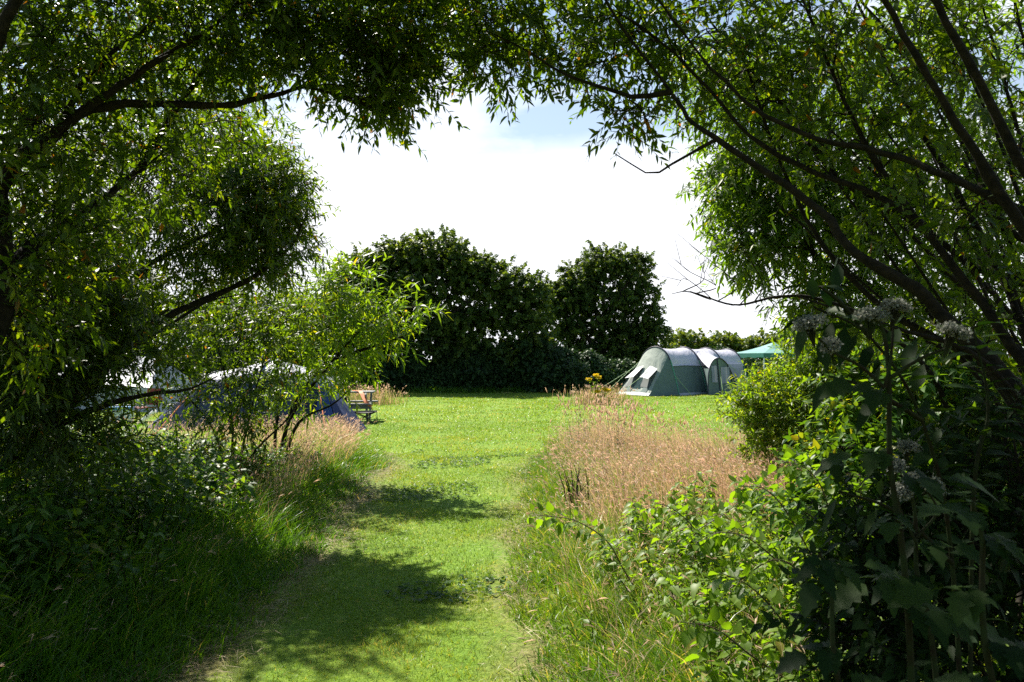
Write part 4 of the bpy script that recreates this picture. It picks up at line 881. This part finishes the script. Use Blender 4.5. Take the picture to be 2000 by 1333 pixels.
def boxes(buf, c, s, rz=0, rx=0):
    """one bevelled box (chamfered edges) centred at c"""
    x, y, z = np.asarray(s)/2; b = min(x, y, z)*.18
    V = []
    for sz, ins in ((-z, b), (-z+b, 0), (z-b, 0), (z, b)):
        for sx, sy in ((-1, -1), (1, -1), (1, 1), (-1, 1)): V.append((sx*(x-ins), sy*(y-ins), sz))
    V = np.array(V)
    cr, sr = math.cos(rx), math.sin(rx); V = V@np.array([[1, 0, 0], [0, cr, sr], [0, -sr, cr]])
    cz, sn = math.cos(rz), math.sin(rz); V = V@np.array([[cz, sn, 0], [-sn, cz, 0], [0, 0, 1]])
    Q = [(3, 2, 1, 0), (12, 13, 14, 15)]
    for k in (0, 4, 8):
        for j in range(4): Q.append((k+j, k+(j+1) % 4, k+4+(j+1) % 4, k+4+j))
    buf.add(V+np.asarray(c), Q)

def box_obj(name, c, s, mat, parent, rz=0, rx=0):
    b = Buf(); boxes(b, c, s, rz, rx); return b.obj(name, mat, parent, smooth=False)

def picnic_table():
    c = P(688, 815, 20.4); c[2] = 0
    root = empty('picnic_table', c, 'weathered grey wooden picnic table with attached benches beside the navy tent', 'table', rz=.05)
    top = Buf()
    for k in range(5): boxes(top, (0, -.30+k*.15, .735), (1.15, .14, .035))
    top.obj('table_top', M['wood_grey'], root, smooth=False)
    for sy in (-1, 1):
        b = Buf(); boxes(b, (0, sy*.66-.07, .45), (1.15, .135, .04)); boxes(b, (0, sy*.66+.07, .45), (1.15, .135, .04)); b.obj('bench_seat', M['wood_grey'], root, smooth=False)
    box_obj('side_board', (0, -.74, .385), (1.12, .03, .10), M['wood_grey'], root)
    for sx in (-.42, .42):
        for sy in (-1, 1): box_obj('leg', (sx, sy*.40, .36), (.05, .09, .80), M['wood_grey'], root, rx=-sy*.5)
        box_obj('cross_beam', (sx, 0, .40), (.045, 1.35, .09), M['wood_grey'], root)
    # orange guy rope / webbing lying over the table
    b = Buf(); n = 12; t = np.linspace(0, 1, n); y = np.interp(t, [0, .45, .8, 1], [.1, -.40, -.75, -.79]); z = np.interp(t, [0, .45, .8, 1], [.765, .768, .49, .40]); x = .0+t*.58
    V = [[(x[i]-.05, y[i], z[i]), (x[i]+.05, y[i]+.01, z[i]+.004)] for i in range(n)]
    r2 = empty('orange_strap', c, 'bright orange strap draped from the picnic table over its bench', 'strap', rz=.05)
    grid_surface('webbing', V, M['orange'], r2, (0, 0, 0)); 
    tube_obj('hanging_end', [(x[-1], y[-1], z[-1]), (x[-1]+.05, y[-1]-.02, z[-1]-.08), (x[-1]+.02, y[-1]-.03, z[-1]-.12)], .008, M['orange'], r2, (0, 0, 0), 5)
picnic_table()

def camp_stool():
    c = P(712, 822, 19.3); c[2] = 0
    root = empty('folding_stool', c, 'low dark folding stool in front of the picnic bench', 'stool', rz=.15)
    G = [[(x, y, .30-.03*math.cos(x*5.5)*1) for y in np.linspace(-.16, .16, 4)] for x in np.linspace(-.27, .27, 7)]
    grid_surface('seat', G, M['dark_metal'], root, (0, 0, 0), .02)
    for sy in (-.16, .16):
        tube_obj('leg', [(-.27, sy, .29), (.02, sy, .16), (.22, sy, .0)], .012, M['dark_metal'], root, (0, 0, 0)); tube_obj('leg', [(.27, sy*.9, .29), (-.02, sy*.9, .16), (-.22, sy*.9, .0)], .012, M['dark_metal'], root, (0, 0, 0))
        tube_obj('seat_rail', [(-.30, sy, .30), (.30, sy, .30)], .012, M['dark_metal'], root, (0, 0, 0))
    tube_obj('leg', [(.29, .16, .30), (.31, .17, 0)], .010, M['dark_metal'], root, (0, 0, 0))
camp_stool()

def camp_bits():
    c = P(238, 820, 19.5); c[2] = 0
    r = empty('cool_box', c, 'white cool box with blue lid on the grass before the pale tent', 'cool box', rz=.2)
    box_obj('body', (0, 0, .17), (.50, .32, .32), M['white_plastic'], r); box_obj('lid', (0, 0, .37), (.53, .35, .07), M['blue_plastic'], r)
    tube_obj('handle', [(-.27, 0, .30), (-.27, 0, .45), (.27, 0, .45), (.27, 0, .30)], .012, M['white_plastic'], r, (0, 0, 0))
    c = P(282, 820, 19.8); c[2] = 0
    r = empty('camping_chair', c, 'red fabric camping chair between the pale tent and the navy tent', 'chair', rz=-.5)
    grid_surface('seat', [[(x, y, .40-.05*math.cos(x*5)) for y in np.linspace(-.22, .22, 5)] for x in np.linspace(-.25, .25, 6)], M['red_fabric'], r, (0, 0, 0), .015)
    grid_surface('backrest', [[(x, .22+.05*t, .42+.42*t) for t in np.linspace(0, 1, 5)] for x in np.linspace(-.25, .25, 6)], M['red_fabric'], r, (0, 0, 0), .015)
    for sx in (-1, 1):
        tube_obj('leg', [(sx*.27, -.24, 0), (sx*.25, .24, .45)], .012, M['dark_metal'], r, (0, 0, 0)); tube_obj('leg', [(sx*.27, .28, 0), (sx*.25, -.22, .42), (sx*.26, -.22, .58)], .012, M['dark_metal'], r, (0, 0, 0))
        tube_obj('armrest', [(sx*.26, -.24, .58), (sx*.26, .24, .60)], .02, M['red_fabric'], r, (0, 0, 0))
    c = P(232, 775, 26.); 
camp_bits()

# ================================================================== INDIVIDUAL PLANTS
def herb(name, label, cat, base, stems, leaf='nettle', L=(.06, .11), wr=.6, T=T_OVATE, step=.06, group=None, pairs=True, droop=.35, stem_r=.004, top_small=True, rng_r=(.3, .25), petiole=.02, stem_mat='stem', whorl=2):
    root = empty(name, base, label, cat, group); sb = Buf(); lb = Buf(); paths = []
    for pts in stems:
        seg = np.linalg.norm(np.diff(np.array(pts), axis=0), axis=1).sum(); n = max(8, int(seg/.04)); p = smooth_path(pts, n)
        paths.append((p, np.linspace(stem_r, stem_r*.35, n))); k = max(3, int(seg/step)); ii = np.linspace(n*.15, n-1, k).astype(int)
        tan = unit(np.gradient(p, axis=0))
        for q, i in enumerate(ii):
            f = q/k; a = q*1.57+rng.uniform(-.2, .2)
            ax = unit(np.cross(tan[i], np.array([.13, .2, 1.]))) if abs(tan[i][2]) < .95 else np.array([1., 0, 0]); bx = np.cross(tan[i], ax)
            for w in range(whorl if pairs else 1):
                az = a+w*2*np.pi/whorl; rad = math.cos(az)*ax+math.sin(az)*bx
                d = unit(rad+tan[i]*.35+np.array([0, 0, .05-.2*f])); ln = rng.uniform(*L)*((1-.55*f) if top_small else 1)
                s0 = p[i]; s1 = s0+d*petiole
                paths.append((np.array([s0, s1]), np.array([.0013, .0010])))
                nn = unit(np.array([0, 0, 1.])+rng.normal(0, .25, 3)+rad*.2)
                leaves(lb, T, s1[None], d[None], nn[None], ln, ln*wr, np.array([np.clip(rng.normal(*rng_r), 0, 1)]), droop=rng.uniform(.1, .9)*droop)
    tubes(sb, paths, 5)
    sb.obj('stem', M[stem_mat], root, base); lb.obj('foliage', M[leaf], root, base); return root

def nettle_bank():
    """dense nettles and undergrowth nobody could count"""
    def patch(name, label, n, xs, ys, hs, leaf, L, wr, seed, cond, rsh=0., hf=lambda x, y: 1.):
        x = rng.uniform(*xs, n); y = rng.uniform(*ys, n); k = cond(x, y); x, y = x[k], y[k]; n = len(x)
        h = rng.uniform(*hs, n)*(1+.2*vnoise(x, y, 1.5, seed))*hf(x, y); b = np.column_stack([x, y, gz(x, y)])
        lean = rng.normal(0, .18, (n, 3)); lean[:, 2] = 0; top = b+lean*h[:, None]+np.column_stack([0*h, 0*h, h])
        sb = Buf(); mid = (b+top)/2+rng.normal(0, .02, (n, 3)); twigs(sb, b, mid, top, .004, .0015)
        lb = Buf(); m = 9
        for q in range(m):
            t = .25+.75*(q/(m-1)); p = b+(top-b)*t
            for w in range(2):
                az = q*1.57+w*np.pi+rng.uniform(0, 6.28) if False else (q*1.57+w*np.pi)+rng.normal(0, .4, n)+np.arange(n)*.7
                d = np.column_stack([np.cos(az), np.sin(az), np.full(n, .1)-.4*rng.random(n)]); ln = rng.uniform(*L, n)*(1-.5*t*(q == m-1))
                rn = np.clip(rng.normal(.32+.25*t, .22, n)+rsh, 0, 1)
                leaves(lb, T_OVATE, p+d*.015, d, np.tile([0, 0, 1.], (n, 1))+rng.normal(0, .3, (n, 3)), ln, ln*wr, rn, droop=rng.uniform(.1, .6, n))
        sb.obj(name+'_stems', M['stem'], kind='stuff', label=label+' (stalks)'.replace('(stalks)', 'stalks')); lb.obj(name, M[leaf], kind='stuff', label=label)
    patch('nettle_undergrowth', 'dense nettles and undergrowth on the shaded left bank', 3100, (-7.5, -2.3), (2.6, 10.5), (.45, 1.05), 'nettle', (.06, .12), .5, 71,
          lambda x, y: (x < left_edge(y)-.50+.45*vnoise(x, y, 1.3, 73)) & (x > -1.0*y*.8-2.5), 0., lambda x, y: np.interp(y, [3, 6, 8, 10.5], [1.1, 1.15, .72, .5])*np.clip(.55+.35*(left_edge(y)-x-.5), .5, 1.35))
    patch('weed_undergrowth', 'dense leafy weeds in the lit tangle right of the path', 1450, (.5, 5.2), (2.9, 7.4), (.14, .46), 'bramble', (.05, .095), .62, 77,
          lambda x, y: (x > right_edge(y)+.55+.35*vnoise(x, y, 1.6, 79)+np.clip(y-5.4, 0, 3)*.5) & (rng.random(len(x)) < np.clip((x-right_edge(y)-.2)/.9, .15, 1)), 0.05)
nettle_bank()

for px, py, Y, h, lb in ((330, 1075, 4.6, .62, 'tall sunlit nettle leaning out over the left grass'), (255, 1090, 4.4, .66, 'nettle with a large pale leaf beside the leaning one'), (420, 900, 8.3, .8, 'nettle tips catching sun below the sallow shrub'), (170, 1020, 4.5, .95, 'tall shaded nettle nearest the left edge'), (290, 960, 5.6, .85, 'nettle with curled sunlit tips on the left bank')):
    b = P(px-40, py, Y); b[2] = float(gz(b[0], b[1])); t = P(px, py, Y)
    z = h; sgn = rng.uniform(-.1, .2)
    herb('nettle', lb, 'nettle', b, [[b, b+np.array([.04, 0, z*.5]), b+np.array([.16+sgn, -.05, z])], [b+np.array([.08, .05, 0]), b+np.array([.05, .08, z*.4]), b+np.array([.02, .02, z*.8])], [b+np.array([-.05, .03, 0]), b+np.array([-.1, .02, z*.5]), b+np.array([-.18, 0, z*.9])]],
         group='nettles along the left bank', L=(.08, .13), wr=.5, rng_r=(.65, .2))
# brambles
def br(*p): return [P(*q) for q in p]
def gp(px, py):  # ground point under a picture point
    Y = 4.
    for _ in range(30):
        q = P(px, py, Y); Y *= 1+.5*(q[2])/1.6 if q[2] > 0 else 1+.5*q[2]/1.6
    return P(px, py, Y)
kw = dict(leaf='bramble', L=(.045, .08), wr=.7, step=.05, pairs=True, whorl=3, droop=.25, stem_r=.0055, top_small=False, rng_r=(.4, .2), petiole=.03, stem_mat='cane', group='bramble canes right of the path')
b0 = W3(.86, 4.9, .03)
herb('bramble', 'arching dark bramble cane reaching out over the edge of the mown path', 'bramble', b0, [[b0, P(1222, 1120, 4.9), P(1186, 1058, 4.9), P(1130, 1020, 4.9), P(1085, 1010, 4.9), P(1043, 1006, 4.9)]], **kw)
b0 = W3(1.35, 5.2, .03)
herb('bramble', 'bramble cane arching right with leaves over the dry grass', 'bramble', b0, [[b0, P(1385, 1080, 5.2), P(1340, 1015, 5.2), P(1290, 985, 5.2), P(1240, 1000, 5.2)], [b0, P(1350, 1060, 5.1), P(1420, 1000, 5.0), P(1500, 940, 5.0)]], **kw)
b0 = W3(1.45, 3.5, .03)
herb('bramble', 'bramble with drooping dark leaves low in the near right corner grass', 'bramble', b0, [[b0, P(1540, 1230, 3.4), P(1470, 1150, 3.4), P(1410, 1120, 3.4)], [b0, P(1480, 1290, 3.3), P(1400, 1230, 3.3), P(1330, 1215, 3.3)], [b0, P(1600, 1150, 3.3), P(1620, 1050, 3.3), P(1560, 990, 3.3)]], **kw)
b0 = W3(1.9, 4.4, .03)
herb('bramble', 'sunlit bramble sprays with broad yellow-green leaves before the dark bush', 'bramble', b0, [[b0, P(1560, 1040, 4.3), P(1500, 960, 4.3), P(1440, 950, 4.3)], [b0, P(1620, 1000, 4.3), P(1580, 920, 4.3), P(1520, 900, 4.3)], [b0, P(1500, 1080, 4.3), P(1420, 1040, 4.3), P(1360, 1060, 4.3)], [b0, P(1680, 1000, 4.3), P(1680, 930, 4.3)], [b0, P(1540, 1100, 4.2), P(1450, 1130, 4.1), P(1400, 1180, 4.0)]], **kw)
kwn = dict(leaf='bramble', L=(.05, .085), wr=.6, rng_r=(.6, .2), group='leafy weeds right of the path')
for i, (px, py, Y, h, lb) in enumerate(((1280, 1260, 4.4, .5, 'upright weed with pale oval leaves in the middle of the lit tangle'), (1420, 1240, 4.5, .55, 'weed with yellow-green leaves below the dry grass edge'), (1150, 1250, 4.3, .28, 'short leafy weed close beside the mown path'))):
    b = P(px, py, Y); b[2] = float(gz(b[0], b[1]))
    herb('leafy_weed', lb, 'weed', b, [[b, b+W3(.02, 0, h*.5), b+W3(-.06, 0, h)], [b, b+W3(.10, .05, h*.4), b+W3(.2, .05, h*.75)], [b, b+W3(-.1, .05, h*.4), b+W3(-.2, .0, h*.7)]], **kwn)
# dock / thistle standing in the dry grass
for px, Y, h, lb in ((1128, 12.6, .85, 'dark seeding dock at the left tip of the dry grass'), (1205, 12.2, .95, 'tall leafy thistle in the dry grass before the tent')):
    b = P(px, 900, Y); b[2] = float(gz(b[0], b[1]))
    herb('tall_weed', lb, 'weed', b, [[b, b+W3(.02, 0, h*.5), b+W3(.03, 0, h)], [b, b+W3(.1, 0, h*.45), b+W3(.16, 0, h*.8)], [b, b+W3(-.1, 0, h*.4), b+W3(-.15, 0, h*.75)]], leaf='hedge', L=(.08, .15), wr=.3, group='tall weeds in the dry grass', rng_r=(.5, .3), stem_mat='bark_far')
# rush clump with green blades
def rush():
    c = P(1124, 1010, 7.9); c[2] = float(gz(c[0], c[1]))
    root = empty('rush_clump', c, 'blue-green upright rush clump at the path edge', 'rush'); b = Buf(); pp = []
    for k in range(22):
        a = rng.normal(0, .06, 2); h = rng.uniform(.2, .5); l = rng.normal(0, .08, 2)
        pp.append((np.array([[a[0], a[1], 0], [a[0]+l[0]*.4, a[1]+l[1]*.4, h*.6], [a[0]+l[0], a[1]+l[1], h]]), np.array([.007, .006, .002])))
    tubes(b, pp, 5); b.obj('stalk_tuft', M['stem'], root)
rush()
# ragwort
def ragwort(px, py, Y, h, lb, flowers=True):
    b = P(px, 760, Y); b[2] = 0
    tops = [b+W3(.02, 0, h), b+W3(-.22, .05, h*.86), b+W3(.12, .05, h*.93)]
    root = herb('ragwort', lb, 'flower', b, [[b, b+W3(.0, 0, h*.5), t] for t in tops], leaf='bramble', L=(.16, .26), wr=.4, step=.11, group='ragwort beside the tent', stem_r=.012, rng_r=(.3, .2))
    for t in tops:
        fb = Buf(); n = 110; p = t+np.column_stack([rng.normal(0, .042, n), rng.normal(0, .042, n), rng.uniform(-.03, .03, n)])
        for q in range(3): leaves(fb, T_OAK, p, rng.normal(size=(n, 3)), np.tile([0, 0, 1.], (n, 1))+rng.normal(0, .4, (n, 3)), .04, .035, rng.random(n), .1)
        fb.obj('flower_head', M['ragwort'], root, b)
ragwort(1163, 720, 27.2, 1.02, 'tall yellow-flowered ragwort left of the green tent')
ragwort(1180, 750, 27.0, .55, 'shorter ragwort at the foot of the tall one')

# hogweed: near right foreground, in shade
T_LOBE = None
def lobed_leaf(buf, pos, d, nrm, L, rnd, lobes=5):
    """large pinnate toothed leaf of several broad lobes"""
    d = unit(np.asarray(d)); y = unit(np.cross(nrm, d))
    ps = [(.95, 0, 1.0)]+[(f, s, k) for f, k in ((.15, .62), (.45, .75)) for s in (-1, 1)]
    for f, s, k in ps[:lobes]:
        ang = s*1.05; dd = unit(d*math.cos(ang)+y*math.sin(ang)+np.array([0, 0, -.12])) if s else d
        p = pos+d*L*f*.6
        tv = tmpl((.10, .24, .32, .46, .54, .68, .76, .9), (.20, .48, .30, .52, .30, .40, .20, .12), .15)
        leaves(buf, tv, p[None], dd[None], (nrm+rng.normal(0, .15, 3))[None], L*.55*k, L*.42*k, np.array([np.clip(rnd+rng.normal(0, .1), 0, 1)]), droop=rng.uniform(.15, .55))
def hogweed(base, label, stem, side, umb, leafs, r=.009):
    root = empty('hogweed', base, label, 'hogweed', 'hogweed at the right foreground')
    sb = Buf(); main = smooth_path(stem, 40); main[2:-2] += np.column_stack([.012*np.sin(np.linspace(0, 9, 36)), .01*np.cos(np.linspace(0, 7, 36)), np.zeros(36)]); paths = [(main, np.linspace(r, r*.45, 40))]
    for s in side: paths.append((smooth_path(s, 14), np.linspace(r*.5, r*.28, 14)))
    tubes(sb, paths, 8)
    sb.obj('stem', M['stem'], root, base)
    for c, d, nrm, L in leafs:
        lb = Buf(); lobed_leaf(lb, c, d, np.asarray(nrm, float), L*.6, rng.uniform(.1, .8)); lb.obj('leaf', M['hogweed'], root, base)
    for c, ax, R_ in umb:
        R_ *= .55
        fb = Buf(); rb = Buf(); axis = unit(np.asarray(ax, float)); a = unit(np.cross(axis, np.array([.3, 1, .1]))); b = np.cross(axis, a); pp = []
        for k in range(18):
            rr = R_*math.sqrt((k+.5)/18); th = k*2.4; e = c+axis*(.035-.3*rr*rr/R_)+(a*math.cos(th)+b*math.sin(th))*rr
            pp.append((smooth_path([c-axis*.03, c+(e-c)*.5+axis*.012, e], 5), np.linspace(.0016, .0009, 5)))
            n = 40; p = e+rng.normal(0, 1, (n, 3))*.0055
            leaves(fb, T_OAK, p, rng.normal(size=(n, 3)), axis+rng.normal(0, .5, (n, 3)), .0055, .005, rng.random(n), .1)
        tubes(rb, pp, 4); fb.obj('flower_head', M['umbel'], root, base); rb.obj('umbel_ray', M['stem'], root, base)
Z3 = W3(0, 0, 1.)
Yh = 1.75
b0 = P(1790, 1333, Yh); b0[2] = 0
st = [b0, P(1775, 1500, Yh), P(1768, 1250, Yh), P(1762, 1050, Yh), P(1745, 900, Yh), P(1735, 770, Yh), P(1722, 660, Yh), P(1712, 620, Yh)]
jn = P(1728, 758, Yh)
hogweed(b0, 'tallest hogweed with an upright stem and pale umbels against the sky', st,
  [[jn, P(1680, 715, Yh), P(1630, 690, Yh-.02), P(1600, 662, Yh-.04)], [jn, P(1740, 700, Yh), P(1745, 630, Yh+.03)], [P(1735, 740, Yh), P(1800, 700, Yh-.05), P(1850, 680, Yh-.08)]],
  [(P(1585, 655, Yh-.04), (-.3, -.2, 1), .055), (P(1700, 640, Yh), (0, -.2, 1), .06), (P(1745, 622, Yh+.03), (.2, 0, 1), .05), (P(1852, 672, Yh-.08), (.3, -.1, 1), .05), (P(1625, 695, Yh), (-.4, -.6, .7), .025)],
  [(P(1735, 770, Yh), (-.5, -.1, .1), (0, -.4, 1), .26), (P(1750, 930, Yh), (.8, -.3, .0), (.2, -.4, 1), .30), (P(1745, 880, Yh), (-.8, .1, -.1), (0, -.3, 1), .26), (P(1768, 1120, Yh), (-.8, -.2, -.15), (0, -.2, 1), .30), (P(1768, 1180, Yh), (.7, -.4, -.1), (0, -.3, 1), .30), (P(1745, 1000, Yh), (-.4, -.7, -.1), (0, .2, 1), .22)])
Yg = 2.1
b0 = P(1850, 1333, Yg); b0[2] = 0
hogweed(b0, 'shorter hogweed with a cluster of small white umbels lower in the shade', [b0, P(1815, 1250, Yg), P(1790, 1080, Yg), P(1775, 930, Yg)],
  [[P(1790, 1050, Yg), P(1830, 1000, Yg), P(1808, 955, Yg)], [P(1790, 1060, Yg), P(1760, 1000, Yg), P(1755, 975, Yg)]],
  [(P(1770, 893, Yg), (0, -.2, 1), .04), (P(1748, 925, Yg), (-.3, -.6, .8), .035), (P(1770, 948, Yg), (.1, -.8, .5), .035), (P(1753, 968, Yg), (-.1, -.8, .5), .035), (P(1812, 960, Yg), (.3, -.7, .6), .035)],
  [(P(1790, 1060, Yg), (.6, -.5, 0), (0, -.3, 1), .26), (P(1800, 1120, Yg), (-.8, -.3, -.1), (0, -.3, 1), .26), (P(1820, 1200, Yg), (.7, .1, -.1), (0, -.3, 1), .28)])
Yk = 1.5
b0 = P(1660, 1333, Yk); b0[2] = 0
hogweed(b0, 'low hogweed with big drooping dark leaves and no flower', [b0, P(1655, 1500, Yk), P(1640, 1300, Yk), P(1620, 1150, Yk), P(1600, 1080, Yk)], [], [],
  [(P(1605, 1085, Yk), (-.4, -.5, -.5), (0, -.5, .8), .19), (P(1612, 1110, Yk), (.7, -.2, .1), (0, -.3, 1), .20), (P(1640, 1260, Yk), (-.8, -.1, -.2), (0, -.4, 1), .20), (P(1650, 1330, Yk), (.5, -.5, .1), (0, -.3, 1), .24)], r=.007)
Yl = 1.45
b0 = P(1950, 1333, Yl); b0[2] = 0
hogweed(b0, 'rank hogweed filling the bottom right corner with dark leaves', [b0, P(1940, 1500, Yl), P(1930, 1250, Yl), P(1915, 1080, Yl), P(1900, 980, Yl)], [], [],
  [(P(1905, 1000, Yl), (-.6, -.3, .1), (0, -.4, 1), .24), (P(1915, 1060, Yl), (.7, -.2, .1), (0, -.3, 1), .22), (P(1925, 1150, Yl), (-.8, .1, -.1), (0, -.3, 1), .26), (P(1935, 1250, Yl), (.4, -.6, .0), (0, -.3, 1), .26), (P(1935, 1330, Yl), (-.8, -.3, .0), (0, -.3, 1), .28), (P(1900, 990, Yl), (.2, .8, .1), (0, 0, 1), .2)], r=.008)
# large dark leaves hanging in at the edge of the white sky (elder shoot)
b0 = W3(1.35, 2.35, 0)
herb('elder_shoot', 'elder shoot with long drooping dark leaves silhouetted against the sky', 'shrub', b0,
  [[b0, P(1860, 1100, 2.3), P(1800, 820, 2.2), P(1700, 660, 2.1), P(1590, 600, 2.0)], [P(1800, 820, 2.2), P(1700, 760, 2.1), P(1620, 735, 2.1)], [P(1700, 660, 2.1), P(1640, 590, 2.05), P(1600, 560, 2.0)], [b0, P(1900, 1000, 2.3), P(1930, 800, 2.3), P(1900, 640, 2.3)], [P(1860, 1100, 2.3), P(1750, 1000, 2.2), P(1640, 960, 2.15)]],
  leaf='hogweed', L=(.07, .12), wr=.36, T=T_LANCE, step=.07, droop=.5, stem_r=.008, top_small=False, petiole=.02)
# ================================================================== LIGHT, SKY, CAMERA
SUN_AZ, SUN_EL = -33., 49.       # azimuth from +Y towards +X, elevation
w = bpy.data.worlds.new('World'); sc.world = w; w.use_nodes = True
nt = w.node_tree; N = nt.nodes; L = nt.links
bg = N['Background']; sky = N.new('ShaderNodeTexSky'); sky.sky_type = 'NISHITA'; sky.sun_disc = False
sky.sun_elevation = R(SUN_EL); sky.sun_rotation = R(SUN_AZ); sky.air_density = 1.0; sky.dust_density = .5
tc = N.new('ShaderNodeTexCoord'); mp = N.new('ShaderNodeMapping'); mp.inputs['Scale'].default_value = (1, 1, 2.6)
nz = N.new('ShaderNodeTexNoise'); nz.inputs['Scale'].default_value = 1.7; nz.inputs['Detail'].default_value = 7; nz.inputs['Roughness'].default_value = .55
L.new(tc.outputs['Generated'], mp.inputs[0]); L.new(mp.outputs[0], nz.inputs['Vector'])
sp = N.new('ShaderNodeSeparateXYZ'); L.new(tc.outputs['Generated'], sp.inputs[0])
def mapr(src, a, b, c, d):
    q = N.new('ShaderNodeMapRange'); q.interpolation_type = 'SMOOTHSTEP'
    for k, v in zip((1, 2, 3, 4), (a, b, c, d)): q.inputs[k].default_value = v
    L.new(src, q.inputs[0]); return q.outputs[0]
def mth(op, a, b):
    q = N.new('ShaderNodeMath'); q.operation = op; q.use_clamp = op == 'MULTIPLY'
    for k, v in ((0, a), (1, b)):
        if isinstance(v, (int, float)): q.inputs[k].default_value = v
        else: L.new(v, q.inputs[k])
    return q.outputs[0]
# bank of bright thin cloud low in the sunward half of the sky, broken patches above
wav = mth('ADD', sp.outputs[2], mth('MULTIPLY', mth('SUBTRACT', nz.outputs[0], .5), .10))
bank = mapr(wav, .235, .31, 1., .0)
high = mth('MULTIPLY', mapr(nz.outputs[0], .50, .66, 0., 1.), .75)
cl = mth('MAXIMUM', mth('MAXIMUM', bank, high), mapr(sp.outputs[2], .28, .55, .30, .0))
front = mapr(sp.outputs[1], -.3, .5, .25, 1.)
cl = mth('MULTIPLY', cl, front)
mx = N.new('ShaderNodeMix'); mx.data_type = 'RGBA'; L.new(cl, mx.inputs[0]); tn = N.new('ShaderNodeMix'); tn.data_type = 'RGBA'; tn.blend_type = 'MULTIPLY'; tn.inputs[0].default_value = 1; L.new(sky.outputs[0], tn.inputs[6]); tn.inputs[7].default_value = (.95, 1.15, 1.22, 1); L.new(tn.outputs[2], mx.inputs[6]); mx.inputs[7].default_value = (11., 11.2, 11.8, 1)
L.new(mx.outputs[2], bg.inputs[0]); bg.inputs[1].default_value = .05

sl = bpy.data.lights.new('sun', 'SUN'); sl.energy = 5.0; sl.angle = R(.5); sl.color = (1, .94, .82)
so = bpy.data.objects.new('sun', sl); C.objects.link(so)
sd = Vector((math.sin(R(SUN_AZ))*math.cos(R(SUN_EL)), math.cos(R(SUN_AZ))*math.cos(R(SUN_EL)), math.sin(R(SUN_EL))))
so.rotation_euler = sd.to_track_quat('Z', 'Y').to_euler()

cam = bpy.data.cameras.new('camera'); co = bpy.data.objects.new('camera', cam); C.objects.link(co)
cam.sensor_width = 23.5; cam.lens = 23.5*F/2000; cam.clip_start = .05; cam.clip_end = 3000
co.location = (0, 0, CAMZ); co.rotation_euler = (math.pi/2+PITCH, 0, 0); sc.camera = co
cam.dof.use_dof = True; cam.dof.focus_distance = 11.; cam.dof.aperture_fstop = 6.3
sc.view_settings.view_transform = 'Standard'; sc.view_settings.look = 'None'; sc.view_settings.exposure = 1.26; sc.view_settings.gamma = 1
sc.render.engine = 'CYCLES'
cy = sc.cycles; cy.max_bounces = 7; cy.diffuse_bounces = 3; cy.glossy_bounces = 2; cy.transmission_bounces = 5; cy.transparent_max_bounces = 4
cy.caustics_reflective = False; cy.caustics_refractive = False; cy.use_denoising = False; cy.sample_clamp_indirect = 6
